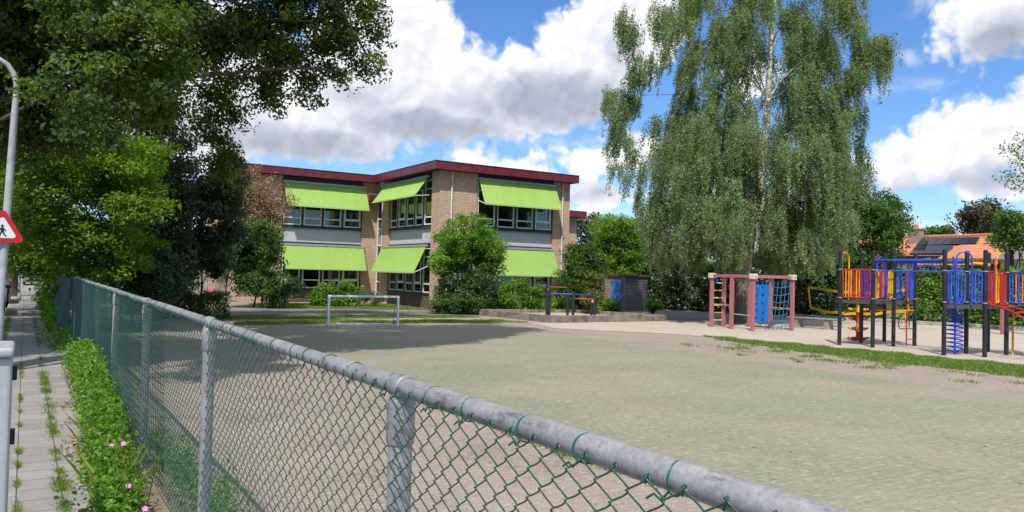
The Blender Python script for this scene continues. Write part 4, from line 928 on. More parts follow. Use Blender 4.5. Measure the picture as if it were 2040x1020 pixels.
k4(MB().tube([(*(Q3), .92), (*(Q5), .92)], .016, 7), 'cross_bar', O)
# red arched climber and yellow pole on the near side of tower two
m = MB(); s0 = Q2+(Q4-Q2)*.15; s1 = Q2+(Q4-Q2)*.75; out = np.array([-.22, -.98])
for s in (s0, s1): m.tube([(*(s+out*1.5*t_), 1.22*math.cos(t_*math.pi/2*.98)**.55+.0) for t_ in np.linspace(0, 1, 11)], .022, 8)
arc = k4(m, 'arched_climber', R)
for t_ in (.2, .42, .64, .84):
    z = 1.22*math.cos(t_*math.pi/2*.98)**.55; k4(MB().tube([(*(s0+out*1.5*t_), z), (*(s1+out*1.5*t_), z)], .015, 7), 'rung', R, arc)
yp = gu(2017.5, 707); k4(MB().tube([(*yp, -.05), (*yp, .55)], .026, 10), 'slide_pole', Y); k4(MB().tube([(*yp, .55), (*yp, 1.15), (*(yp+(Q4-yp)*.5), 1.22)], .017, 10), 'slide_pole', O)
# lone pink post beyond
pp = gnd(1998, 667); tag(MB().box(pp[0]-.08, pp[0]+.08, pp[1]-.08, pp[1]+.08, -.1, 2.3).build('timber_post', M_pink, bevel=.015), 'lone pink timber post standing in the sand behind the play towers', 'post')
# ---- bicycles parked behind the low hedge
M_bt = mat('bike_tyre', (.02, .02, .02), .8); M_chrome = mat('chrome', (.6, .6, .6), .25, metal=.9); M_sad = mat('saddle_black', (.02, .02, .02), .6)
def bike(loc, rz, col, label, basket=None):
    b = thing('bicycle', loc, label, 'bicycle', 'bicycles parked behind the low hedge'); b.rotation_euler = (0, 0, rz); o = np.array(loc, float)
    def P(x, z, y=0): return (o[0]+x, o[1]+y, o[2]+z)
    for x in (-.50, .50):
        m = MB(); m.tube([P(x+.31*math.cos(t_), .33+.31*math.sin(t_)) for t_ in np.linspace(0, 6.283, 25)[:-1]], .018, 6, closed=True); w_ = m.build('wheel', M_bt, b, smooth=True)
        m = MB()
        for q in range(12): t_ = q*math.pi/6; m.tube([P(x, .33), P(x+.30*math.cos(t_), .33+.30*math.sin(t_))], .002, 3)
        m.build('spokes', M_chrome, w_)
    m = MB(); hd, bb, st = P(.36, .78), P(-.06, .32), P(-.20, .80)
    for a, c in ((hd, bb), (bb, st), (P(.33, .62), P(-.18, .60)), (bb, P(-.50, .33)), (st, P(-.50, .33)), (P(.35, .72), P(.50, .33))): m.tube([a, c], .018, 8)
    m.build('frame', col, b, smooth=True)
    m = MB(); m.tube([P(.36, .76), P(.31, .98), P(.27, 1.02, .10), P(.14, 1.02, .28)], .012, 7); m.tube([P(.31, .98), P(.27, 1.02, -.10), P(.14, 1.02, -.28)], .012, 7); m.build('handlebar', M_chrome, b, smooth=True)
    m = MB(); m.tube([st, P(-.22, .90)], .014, 7); m.prism([P(-.36, .90, -.09), P(-.05, .91, -.02), P(-.05, .91, .02), P(-.36, .90, .09)], (0, 0, .05)); m.build('saddle', M_sad, b, bevel=.012)
    m = MB()
    for x in (-.5, .5): m.tube([P(x+.35*math.cos(t_), .33+.35*math.sin(t_)) for t_ in np.linspace(.5, 2.9, 10)], .022, 5)
    m.build('mudguard', col, b, smooth=True)
    if basket:
        m = MB(); m.prism([P(.40, .74, -.16), P(.66, .74, -.16), P(.66, .74, .16), P(.40, .74, .16)], (0, 0, .24)); m.build('basket', basket, b, bevel=.02)
for px, D, rz, col, lab, bk_ in ((337, 37, .5, paint('bike_white', (.62, .64, .64)), 'white bicycle standing behind the low hedge', None), (362, 37.6, .35, paint('bike_turquoise', (.03, .28, .36)), 'turquoise bicycle behind the low hedge beside a white one', None),
                             (412, 37.2, 1.0, paint('bike_silver', (.5, .48, .52)), 'silver bicycle with a bright pink basket behind the hedge', paint('bike_pink', (.70, .10, .20))), (427, 38, .7, paint('bike_lilac', (.40, .28, .52)), 'lilac child bicycle next to the pink basketed one', None)):
    p = atd(px, 560, D); bike((p[0], p[1], 0), rz, col, lab, bk_)
# ================================================================ HOUSES BEYOND
def _tiles(name, c1, c2):
    m = bpy.data.materials.new(name); m.use_nodes = True; t = NT(m.node_tree); b = t.n['Principled BSDF']; oc = t.node('ShaderNodeNewGeometry').outputs['Position']
    n = t.noise(oc, .9, 5, .6); n2 = t.noise(oc, 6, 3, .6)
    sp_ = t.node('ShaderNodeSeparateXYZ', Vector=oc); wy = t.m('FRACT', t.m('MULTIPLY', sp_.outputs[1], 3.6)); wz = t.m('FRACT', t.m('MULTIPLY', sp_.outputs[2], 4.6))
    ed = t.m('MAXIMUM', t.step(t.m('ABSOLUTE', t.m('SUBTRACT', wy, .5)), .36, .5), t.step(t.m('ABSOLUTE', t.m('SUBTRACT', wz, .5)), .34, .5))
    c = t.mix(t.step(t.m('ADD', t.m('MULTIPLY', n, .6), t.m('MULTIPLY', n2, .4)), .35, .65), c1, c2); c = t.mix(t.m('MULTIPLY', ed, .45), c, tuple(x*.35 for x in c1))
    t.l.new(c, b.inputs['Base Color']); b.inputs['Roughness'].default_value = .75
    bn_ = t.node('ShaderNodeBump', {'invert': True}, Strength=.8, Distance=.03, Height=ed); t.l.new(bn_.outputs[0], b.inputs['Normal']); return m
M_pan = _tiles('orange_pantile', (.47, .175, .075), (.60, .26, .12)); M_gpan = _tiles('grey_tile', (.16, .15, .15), (.22, .20, .19))
M_hb = brickmat('house_brick', (.30, .14, .09), (.22, .10, .07), (.3, .27, .24)); M_render = mat('white_render', (.72, .72, .70), .8, .1, 1)
M_solar = mat('solar_glass', (.018, .020, .030), .12, spec=.6); M_chim = brickmat('chimney_brick', (.34, .26, .20), (.26, .2, .16), (.35, .32, .28))
EX, EZ, RX = 52.4, 3.95, 55.2
RZ_ = atx(1900, 471, RX)[2]; RY0, RY1 = atx(1978, 468, RX)[1], atx(1760, 476, RX)[1]+9
ho = thing('house', (RX, (RY0+RY1)/2, 0), 'house with a bright orange pantiled roof carrying dark solar panels', 'house')
MB().box(EX+.5, 2*RX-EX-.5, RY0+.3, RY1-.3, 0, EZ).build('wall', M_hb, ho)
m = MB(); m.prism([(EX, RY0, EZ), (RX, RY0, RZ_), (2*RX-EX, RY0, EZ)], (0, RY1-RY0, 0)); hr = m.build('roof', M_pan, ho)
m = MB(); m.tube([(RX, RY0-.02, RZ_+.02), (RX, RY1, RZ_+.02)], .13, 10); m.build('ridge_tiles', M_pan, hr, smooth=True)
MB().box(EX-.14, EX-.01, RY0, RY1, EZ-.14, EZ-.02).build('gutter', M_trim, ho)
sl_ = (RZ_-EZ)/(RX-EX)
def onroof(px, py):
    d = ray(px, py); c = np.array([0, 0, HC]); t_ = (EZ-HC-sl_*EX)/(d[2]-sl_*d[0]); return c+d*t_
def panel(pxs):
    P = [onroof(*p)+np.array([-.05, 0, .07]) for p in pxs]; MB().prism(P, (-.02, 0, .04)).build('solar_panel', M_solar, hr)
def quad(u0, u1, v0, v1):                                            # grid over the panel field: top edge, middle line, bottom edge
    top = lambda u: (1838+(1953-1838)*u, 477+(475-477)*u); mid = lambda u: (1826+(1945-1826)*u, 491.5+(488-491.5)*u); bot = lambda u: (1812+(1895-1812)*u, 508+(507.5-508)*u)
    f = top if v0 == 0 else mid; h_ = mid if v1 == 1 else bot; return [f(u0), f(u1), h_(u1), h_(u0)]
for i in range(7): panel(quad(i/7+.004, (i+1)/7-.004, 0, 1))
for i in range(5): panel([(1826+14.9*i+.2, 492.1-.1*i), (1826+14.9*(i+1)-.2, 492.0-.1*i), (1812+16.8*(i+1)-.2, 508), (1812+16.8*i+.2, 508)])
cb = atx(1826, 483, RX-.6); ct = atx(1826, 458, RX-.6)
MB().box(RX-1.0, RX-.3, cb[1]-.36, cb[1]+.36, EZ+.5, ct[2]).build('chimney', M_chim, hr)
MB().box(RX-1.06, RX-.24, cb[1]-.42, cb[1]+.42, ct[2], ct[2]+.09).lathe([(.16, .09), (.13, .40)], (RX-.65, cb[1], ct[2]), 12).build('chimney_cap', M_pan, hr)
# lean-to extension
e0 = atx(1897, 488, EX-.6); e1 = atx(2045, 488, EX-.6)
m = MB(); m.prism([(EX-2.4, e1[1]-2, e0[2]-.95), (EX+.4, e1[1]-2, e0[2]+.05), (EX+.4, e1[1]-2, e0[2]-1.3), (EX-2.3, e1[1]-2, e0[2]-1.3)], (0, e0[1]-e1[1]+2, 0)); m.build('extension_roof', M_pan, ho)
MB().box(EX-2.1, EX+.3, e1[1]-1.9, e0[1]-.15, 0, e0[2]-1.3).build('extension_wall', mat('dark_cladding', (.06, .06, .065), .7), ho)
# neighbour: white walls, grey roof
wx = 50.0; q0, q1 = atx(1992, 520, wx)[1], atx(2045, 520, wx)[1]-7
h2 = thing('house', (wx+4, (q0+q1)/2, 0), 'white rendered house with a grey tiled roof at the right edge', 'house')
zt = atx(2015, 517, wx)[2]; MB().box(wx, wx+8, q1, q0, 0, zt).build('wall', M_render, h2)
m = MB(); m.prism([(wx-.4, q1-.3, zt), (wx+4, q1-.3, zt+1.6), (wx+8.4, q1-.3, zt)], (0, q0-q1+.6, 0)); m.build('roof', M_gpan, h2)
for k_ in range(2):
    yy = q0-1.2-k_*2.6; fm = MB(); fm.box(wx-.03, wx+.02, yy-.9, yy, zt-1.7, zt-.5); wf_ = fm.build('window', M_white, h2); MB().box(wx-.05, wx-.032, yy-.82, yy-.08, zt-1.62, zt-.58).build('pane', M_cglass, wf_)
# red roofed house closing the street, and one glimpsed between tree and school
def house(x0, x1, y0, y1, ez, rz_, label, along='x', rm=M_pan):
    h = thing('house', ((x0+x1)/2, (y0+y1)/2, 0), label, 'house'); MB().box(x0+.3, x1-.3, y0+.3, y1-.3, 0, ez).build('wall', M_hb, h)
    if along == 'x': m = MB().prism([(x0, y0, ez), (x0, (y0+y1)/2, rz_), (x0, y1, ez)], (x1-x0, 0, 0))
    else: m = MB().prism([(x0, y0, ez), ((x0+x1)/2, y0, rz_), (x1, y0, ez)], (0, y1-y0, 0))
    r_ = m.build('roof', rm, h)
    for k_ in range(3):
        xx = x0+1.2+k_*(x1-x0-2.4)/2; fm = MB().box(xx-.6, xx+.6, y0+.26, y0+.3, 1.0, 2.3); w_ = fm.build('window', M_white, h); MB().box(xx-.52, xx+.52, y0+.24, y0+.258, 1.08, 2.22).build('pane', M_cglass, w_)
    return h
house(-18, 1.5, 99, 107, 3.2, 6.2, 'distant red roofed house closing off the end of the street')
p = atd(1165, 505, 80); house(p[0]-6, p[0]+7, p[1], p[1]+8, 3.1, 5.0, 'orange roofed house glimpsed over the bushes beside the school')
# ================================================================ VEGETATION
def rnd_dirs(n, rg):
    v = rg.normal(size=(n, 3)); return v/np.linalg.norm(v, axis=1)[:, None]
def leafmesh(name, C, size, material, parent=None, rg=RNG, up=.35, out=None, wid=.5, hang=0., tint=None, fold=.25):
    """one small folded leaf (4 corners) per centre"""
    n = len(C); d = rnd_dirs(n, rg); nrm = rnd_dirs(n, rg); nrm[:, 2] = nrm[:, 2]+up*2
    if out is not None: nrm += out*.6
    nrm /= np.linalg.norm(nrm, axis=1)[:, None]
    if hang: d[:, 2] = d[:, 2]-hang
    a = d-nrm*(d*nrm).sum(1)[:, None]; a /= np.maximum(np.linalg.norm(a, axis=1)[:, None], 1e-5); b = np.cross(nrm, a)
    s = (size*rg.uniform(.65, 1.3, n))[:, None] if np.isscalar(size) else size[:, None]
    V = np.stack([C-a*s*.5, C+b*s*wid*.5+nrm*s*fold*.3, C+a*s*.5-nrm*s*fold*.4, C-b*s*wid*.5+nrm*s*fold*.3], 1).reshape(-1, 3)
    F = np.arange(4*n).reshape(n, 4)
    if tint is None: tint = rg.uniform(0, 1, n)
    return link_mesh(name, V, F, material, parent, tint=np.clip(tint, 0, 1))
def ell(c, r, n, rg, shell=.55):
    v = rnd_dirs(n, rg); q = rg.uniform(shell**3, 1, n)**(1/3); return np.asarray(c)+v*q[:, None]*np.asarray(r)
def clumped(clumps, per, sub, subr, rg, flat=.7, shell=.45):
    """clumps: (centre, radii). sub clumps are scattered through each, leaves gaussian in each sub clump"""
    out = []; nn = []; tt = []
    for c, r in clumps:
        r = np.asarray(r, float) if not np.isscalar(r) else np.array([r, r, r*.8])
        k = max(3, int(sub*(r.prod()**(1/3))**2)); cc = ell(c, r, k, rg, shell)
        for s in cc:
            m = max(4, int(per*rg.uniform(.5, 1.5))); g = rg.normal(size=(m, 3)); g /= np.maximum(1, np.linalg.norm(g, axis=1)/1.9)[:, None]
            out.append(s+g*np.array([1, 1, flat])*subr*rg.uniform(.7, 1.25)*.6); o = (s-np.asarray(c)); nn.append(np.repeat((o/max(1e-3, np.linalg.norm(o)))[None], m, 0)); tt.append(rg.normal(.5, .2)+rg.normal(0, .16, m))
    return np.concatenate(out), np.concatenate(nn), np.concatenate(tt)
M_bark = mat('bark', (.085, .065, .048), .95, .5, 5, stretch=(3, 3, .7), bump=1.0, bscale=14)
def limb(m, a, b, r0, r1, rg, n=7, wob=.05, n_s=9):
    a, b = np.array(a, float), np.array(b, float); L = np.linalg.norm(b-a); n = max(n, 9); k1, k2 = rg.normal(size=3)*L*wob, rg.normal(size=3)*L*wob*.6; pts = []
    for i in range(n+1):
        f = i/n; pts.append(a+(b-a)*f+np.array([0, 0, L*.08*math.sin(math.pi*f)])+k1*math.sin(math.pi*f)+k2*math.sin(2*math.pi*f))
    m.tube(pts, [r0+(r1-r0)*(i/n)**.7 for i in range(n+1)], n_s); return [pts[round(i*n/8)] for i in range(9)]
def tree(name, label, cat, base, clumps, material, leaf, per=40, sub=14, subr=.45, trunk_r=.2, seed=1, group=None, up=.35, wid=.5, hang=0., flat=.7, shell=.45, trunk_top=None, limbs=8, bark=None, clip=None, fork=.35, limb_r=.3, extra=None):
    rg = np.random.default_rng(seed); base = np.array(base, float); t = thing(name, base, label, cat, group)
    C, N, Tn = clumped(clumps, per, sub, subr, rg, flat, shell)
    sz = leaf
    if extra is not None:
        C2, N2, T2 = clumped(extra[0], *extra[1:4], rg, flat, shell); sz = np.concatenate([leaf*rg.uniform(.65, 1.3, len(C)), extra[4]*rg.uniform(.65, 1.3, len(C2))]); C, N, Tn = np.concatenate([C, C2]), np.concatenate([N, N2]), np.concatenate([Tn, T2])
    if clip is not None:
        k_ = clip(C); C, N, Tn = C[k_], N[k_], Tn[k_]
    leafmesh('crown', C, sz, material, t, rg, up, N, wid, hang, Tn)
    cen = np.mean([c for c, r in clumps], 0); top = np.array(trunk_top if trunk_top is not None else (cen[0], cen[1], cen[2]), float)
    m = MB(); pts = limb(m, base-np.array([0, 0, .15]), top, trunk_r, trunk_r*.45, rg, 8, .03, 12)
    m.tube([base-np.array([0, 0, .2]), base+np.array([0, 0, trunk_r*1.5])], [trunk_r*1.6, trunk_r*1.02], 12)
    idx = rg.permutation(len(clumps))[:limbs]
    for i in idx:
        s = pts[int(rg.integers(int(8*fork), 9))]; limb(m, s, np.asarray(clumps[i][0]), trunk_r*limb_r, trunk_r*.06, rg, 6, .10, 7)
    m.build('trunk', bark or M_bark, t, smooth=True); return t
L_oak = leafmat('oak_leaf', (.085, .138, .036), .42, .45, (1.3, 1.1, .6))
L_elm = leafmat('elm_leaf', (.135, .24, .028), .45, .35, (1.15, 1.05, .7))
L_con = leafmat('dark_conifer_leaf', (.060, .096, .046), .26, .5, (1.6, 1.0, .7))
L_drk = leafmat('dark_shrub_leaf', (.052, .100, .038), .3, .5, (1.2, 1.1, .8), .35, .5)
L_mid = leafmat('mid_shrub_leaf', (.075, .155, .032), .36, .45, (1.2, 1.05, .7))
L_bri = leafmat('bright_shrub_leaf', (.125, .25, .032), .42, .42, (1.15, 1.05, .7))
L_cop = leafmat('copper_leaf', (.26, .175, .125), .3, .45, (1.15, 1.1, 1.0))
L_bir = leafmat('birch_leaf', (.200, .265, .138), .42, .42, (1.15, 1.05, .9), .45, .4)
L_bee = leafmat('copper_beech_leaf', (.095, .085, .045), .25, .5, (1.0, 1.2, .9))
L_pal = leafmat('pale_tree_leaf', (.120, .185, .055), .35, .35, (1.1, 1.05, .8))
L_net = leafmat('nettle_leaf', (.125, .245, .030), .38, .40, (1.12, 1.05, .7))
L_gra = leafmat('grass_blade', (.140, .230, .042), .35, .40, (1.35, 1.0, .8))
L_dry = leafmat('dry_leaf', (.30, .19, .075), .1, .4, (1.2, 1.1, .9))

def in_poly(P, poly):
    x, y = P[:, 0], P[:, 1]; ins = np.zeros(len(P), bool); j = len(poly)-1
    for i in range(len(poly)):
        xi, yi = poly[i]; xj, yj = poly[j]; c = ((yi > y) != (yj > y))&(x < (xj-xi)*(y-yi)/(yj-yi+1e-9)+xi); ins ^= c; j = i
    return ins
# ---- big oak over the left of the view: its trunk stands by the kerb just outside the frame
rg = np.random.default_rng(21)
vis = [(700, 20, 17, .75), (742, 60, 17, .40), (738, 122, 17, .45), (660, 95, 17, .75), (690, 150, 17, .35), (600, 50, 16.5, .85), (590, 130, 17, .65), (612, 182, 17, .34), (535, 85, 17, .85), (520, 165, 17.5, .6), (545, 215, 17.5, .3), (500, 30, 17, .9), (620, -10, 16.5, .9),
       (465, 60, 16.5, .9), (450, 140, 17, .75), (440, 215, 18, .62), (425, 275, 18.5, .50), (452, 310, 19, .42), (437, 340, 19.5, .35), (415, 40, 16.5, .9), (415, 190, 18, .35), (400, 110, 17, .5), (470, 240, 18, .3)]
clumps = [(atd(x, y, D), r) for x, y, D, r in vis]
for x in range(-120, 375, 52):
    for y in range(-40, 300, 52):
        xx, yy = x+rg.uniform(-22, 22), y+rg.uniform(-22, 22)
        lim = 250+50*math.sin(x*.013+1)
        if yy > lim or (xx > 340 and yy > 90) or rg.uniform() < .04: continue
        clumps.append((atd(xx, yy, rg.uniform(15.5, 18.5) if xx < 170 else rg.uniform(13, 17.5)), rg.uniform(.6, .9)))
high_clumps = []                                                     # the crown above the frame, whose shade lies over the pitch
shade = np.array([(-1.5, 15.6), (1.7, 17.7), (6, 18.6), (9.9, 19.4), (15.6, 22.6), (16.8, 28.5), (17.2, 34), (14, 37), (4, 37), (-1.5, 33)])
for i in range(4000):
    tx, ty = rg.uniform(-1.5, 17.2), rg.uniform(15.5, 37)
    if i % 3 == 0: tx = rg.uniform(-1, 15); ty = np.interp(tx, [-1, 1.7, 6, 9.9, 15], [16.5, 18.6, 19.4, 20.2, 23])+rg.uniform(0, 2.2)
    r = rg.uniform(.9, 1.4); z = rg.uniform(8.5, 16.5)
    q = np.array([[tx+r*.55*math.cos(a_), ty+r*.75*math.sin(a_)] for a_ in np.arange(0, 6.28, .8)])
    if not in_poly(q, shade).all(): continue
    if ((tx-SHX*5-1.6)/3.2)**2+((ty-SHY*5-25.4)/4.2)**2 < 1: continue
    c = np.array([tx-SHX*z, ty-SHY*z, z]); px_, py_, w_ = pxy(c)
    if w_ > .5 and py_ > -r*1530/w_*1.25 and px_ > -200: continue
    if np.linalg.norm((c-np.array([2, 19, 12]))/np.array([11, 12, 7])) > 1: continue
    high_clumps.append((c, r))
    if len(high_clumps) > 225: break
tree('oak_tree', 'huge dark oak overhanging the pavement and the left half of the sky', 'tree', (-1.35, 12.5, .2), clumps, L_oak, .100, per=100, sub=40, subr=.27, trunk_r=.36, seed=4, trunk_top=(-1.5, 15.5, 11), limbs=18, wid=.52, shell=.15, fork=.4, limb_r=.13, extra=(high_clumps, 40, 18, .5, .21))
# street tree further along with its bare lower trunk
b = gnd(22, 590, ZP)
cl = [(b+np.array([rg.uniform(-4, 5.5), rg.uniform(-5, 5), rg.uniform(4.6, 13)]), rg.uniform(.9, 1.5)) for i in range(46)]
tree('street_tree', 'street tree with a thick bare trunk behind the parked cars', 'tree', (b[0]-.0, b[1], ZP-.1), cl, L_oak, .20, per=30, sub=9, subr=.55, trunk_r=.30, seed=5, limbs=14, trunk_top=(b[0], b[1], 8))
# bright green elm-like tree behind the wire fence
cl = []
for i in range(95):
    px_, py_ = rg.uniform(10, 300), rg.uniform(255, 560); cx_ = 160; hw = 150*math.sqrt(max(.05, 1-((py_-400)/185)**2))
    if abs(px_-cx_) > hw*1.05: continue
    cl.append((atd(px_, py_, rg.uniform(24.5, 29)), np.array([.75, .75, .42])*rg.uniform(.8, 1.25)))
cl = [c for c in cl if c[0][2] > 1.0]
tree('leafy_tree', 'bright yellow green leafy tree spreading over the fence and pavement', 'tree', (2.4, 26.6, 0), cl, L_elm, .13, per=62, sub=34, subr=.34, trunk_r=.13, seed=6, limb_r=.2, flat=.6, limbs=26, trunk_top=(2.3, 26.6, 5.5), up=.6)
cl = [(atd(rg.uniform(-10, 150), rg.uniform(300, 470), rg.uniform(34, 38)), rg.uniform(.7, 1.1)) for i in range(26)]
tree('leafy_tree', 'second bright green tree, further back along the street behind the lamp', 'tree', (1.6, 36, 0), cl, L_elm, .17, per=36, sub=14, subr=.45, trunk_r=.12, seed=61, limbs=10, trunk_top=(1.2, 36, 5))
# tall dark conifer
def cone(px, D, ytop, ybot, wtop, wbot, n, seed, rr=.55, flat=.5):
    r_ = np.random.default_rng(seed); out = []
    for i in range(n):
        f = r_.uniform(0, 1)**.8; y = ytop+(ybot-ytop)*f; w_ = wtop+(wbot-wtop)*f; x = px+r_.uniform(-w_, w_)
        out.append((atd(x, y, D+r_.uniform(-1.3, 1.3)), np.array([rr, rr, rr*flat])*r_.uniform(.7, 1.3)))
    return out
p = atd(315, 640, 31); tree('conifer', 'tall dark drooping conifer between the bright tree and the school', 'tree', (p[0], p[1], 0), cone(312, 31, 190, 560, 38, 72, 80, 7), L_con, .15, per=60, sub=32, subr=.36, trunk_r=.17, seed=8, hang=.8, flat=.8, limbs=20, trunk_top=atd(312, 205, 31))
# leaning tree with a visible stem
p = atd(335, 570, 32); cl = cone(420, 32, 315, 440, 38, 56, 34, 9, .5)+cone(452, 33, 335, 400, 14, 22, 10, 10, .4)+[(atd(rg.uniform(375, 500), rg.uniform(440, 500), 32), np.array([.5, .5, .25])) for i in range(14)]
tree('leaning_tree', 'dark leaning evergreen with a slanting bare stem in front of the school corner', 'tree', (p[0], p[1], 0), cl, L_con, .15, per=56, sub=30, subr=.36, trunk_r=.13, seed=11, limbs=16, trunk_top=atd(400, 350, 32), hang=.3)
# shrubs on the left, from front to back
def shrub(label, px, py, rx, ry, D, material, leaf, n=14, per=34, sub=20, subr=.3, seed=1, dens=1.7, add=(), name='shrub', cat='shrub', group=None, up=.35, jit=.75, rr=.33, base_y=None, **kw):
    r_ = np.random.default_rng(seed); s = D/FPX; cl = []
    c0 = atd(px, py, D)
    for i in range(n):
        a, q = r_.uniform(0, 6.283), math.sqrt(r_.uniform(0, 1)); x, y = px+rx*jit*q*math.cos(a), py+ry*jit*q*math.sin(a)
        R_ = min(rx, ry)*s*1.12; cl.append((atd(x, y, D+r_.uniform(-.6, .6)*R_), np.array([R_, R_, R_])*rr*r_.uniform(.75, 1.3)*1.35))
    cl += [(atd(*q[:2], D), q[2]) for q in add]
    cl = [(np.array([c[0], c[1], max(c[2], float(np.max(r))*.7)]), r) for c, r in cl]
    return tree(name, label, cat, (c0[0], c0[1], 0), cl, material, leaf, int(per*dens), int(sub*1.35), subr, .05, seed, group, up, limbs=min(n, 10), trunk_top=(c0[0], c0[1], max(.4, c0[2])), fork=.1, **kw)
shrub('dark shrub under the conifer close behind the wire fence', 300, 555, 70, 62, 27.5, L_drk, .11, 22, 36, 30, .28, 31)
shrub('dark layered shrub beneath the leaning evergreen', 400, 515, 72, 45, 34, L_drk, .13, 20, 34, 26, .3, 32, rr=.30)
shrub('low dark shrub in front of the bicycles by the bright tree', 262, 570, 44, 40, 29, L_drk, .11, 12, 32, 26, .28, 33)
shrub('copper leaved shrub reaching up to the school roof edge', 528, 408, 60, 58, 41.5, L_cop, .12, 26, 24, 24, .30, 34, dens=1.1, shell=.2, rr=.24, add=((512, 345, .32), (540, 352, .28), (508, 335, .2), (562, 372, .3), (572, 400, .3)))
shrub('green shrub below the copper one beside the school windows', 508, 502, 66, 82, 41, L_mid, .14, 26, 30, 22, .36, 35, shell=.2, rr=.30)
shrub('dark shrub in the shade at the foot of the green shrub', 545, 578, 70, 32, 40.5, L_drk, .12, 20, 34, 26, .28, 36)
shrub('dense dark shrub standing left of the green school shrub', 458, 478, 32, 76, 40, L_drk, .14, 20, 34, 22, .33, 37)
shrub('bright leafy shrub under the ground floor windows of the left wing', 668, 590, 62, 17, 43.2, L_bri, .15, 22, 26, 36, .26, 38, rr=.62)
shrub('small ragged shrub at the foot of the stair window', 745, 594, 26, 10, 43.5, L_mid, .12, 8, 24, 30, .22, 39, rr=.6)
# low clipped hedge left
def hedge(label, a, b, wd, h, material, leaf, n, seed, z0=0., wob=.10, name='hedge', cat='hedge', parent=None):
    r_ = np.random.default_rng(seed); a, b = np.array(a, float), np.array(b, float); L = np.linalg.norm(b-a); e = (b-a)/L; s = np.array([-e[1], e[0]])
    u = r_.uniform(0, L, n); face = r_.uniform(0, 1, n); v = r_.uniform(-.5, .5, n)*wd; z = r_.uniform(.0, 1, n)*h
    k1 = face < .35; z[k1] = h*r_.uniform(.88, 1.0, k1.sum()); k2 = (face >= .35)&(face < .85); v[k2] = np.sign(v[k2])*wd*r_.uniform(.40, .5, k2.sum())
    lump = 1+wob*np.sin(u*2.3/max(.4, wd)+seed)+wob*.8*np.sin(u*5.1+z*3+seed*2); z = z*lump; v = v*(1+wob*np.sin(u*3.7+z*4))*(1-.18*(z/h)**3)
    C = np.stack([a[0]+e[0]*u+s[0]*v, a[1]+e[1]*u+s[1]*v, z0+z], 1)+r_.normal(size=(n, 3))*leaf*.35
    out = np.stack([s[0]*np.sign(v), s[1]*np.sign(v), .6*np.ones(n)], 1)
    tt = np.clip(.5+.35*np.sin(u*1.9+z*5+seed)*np.sin(u*4.3)+r_.normal(0, .2, n), 0, 1)
    h_ = thing(name, ((a[0]+b[0])/2, (a[1]+b[1])/2, z0), label, cat); leafmesh('foliage', C, leaf, material, h_, r_, .35, out, .62, tint=tt)
    m = MB(); q = r_.uniform(0, L, int(L*3)+3)
    for x in q: c = a+e*x+s*r_.uniform(-.2, .2)*wd; limb(m, (*c, z0-.05), (*(c+s*r_.uniform(-.15, .15)), z0+h*.85), .018, .006, r_, 4, .1, 5)
    m.build('stem', M_bark, h_); return h_
hedge('low clipped dark green hedge between fence and bicycles', (3.9, 36.2), (6.25, 30.6), 1.3, .92, L_mid, .085, 18000, 3)
# ---- building corner bush and the planting along the school
shrub('tall bright bush growing against the brick corner of the school', 930, 510, 67, 70, 39, L_bri, .15, 60, 30, 22, .32, 41, jit=.88, shell=.2, rr=.21, add=((925, 440, .4), (921, 432, .28), (955, 455, .35), (885, 470, .4), (985, 490, .4), (995, 520, .35)), name='tall_bush', cat='bush')
cl_top = [(atd(925, 445, 39), .35), (atd(922, 437, 39), .2)]
shrub('shaded lower part of the tall bush at the school corner, darkened in leaf colour', 930, 580, 72, 46, 38.2, L_drk, .14, 26, 34, 24, .33, 42, rr=.36, name='tall_bush', cat='bush')  # dark leaves carry the shade in the hollow under the bright crown
shrub('leafy bright bush at the front foot of the school corner', 918, 607, 62, 17, 37.2, L_mid, .13, 30, 30, 28, .26, 43, jit=.9, rr=.5)
for i, (px_, py_, rx, ry, D) in enumerate(((1014, 586, 13, 26, 37.6), (1044, 580, 9, 32, 37.7), (1074, 584, 10, 28, 37.8))):
    shrub('leafy climber clump in front of the ground floor windows, %s of three' % ('left', 'middle', 'right')[i], px_, py_, rx, ry, D, L_bri, .13, 10, 28, 40, .22, 50+i, rr=.5, group='climber clumps under the right wing windows')
shrub('ivy covered bush climbing at the right end of the school', 1152, 548, 46, 66, 39.5, L_mid, .14, 40, 32, 24, .33, 54, jit=.85, rr=.27, name='tall_bush', cat='bush')
shrub('yellowish bush leaning on the left side of the shed', 1180, 578, 24, 40, 38.0, leafmat('olive_leaf', (.11, .15, .035), .3), .12, 16, 28, 28, .26, 55, rr=.38)
hd = hedge('long low strip of ivy ground cover behind the sandpit', (17.6, 33.6), (28.3, 33.9), 1.5, .68, L_bri, .14, 26000, 8, wob=.25, name='ivy_strip', cat='ground cover')
shrub('small bright bush at the right foot of the shed', 1302, 609, 16, 9, 42, L_bri, .12, 12, 26, 40, .22, 57, rr=.5)
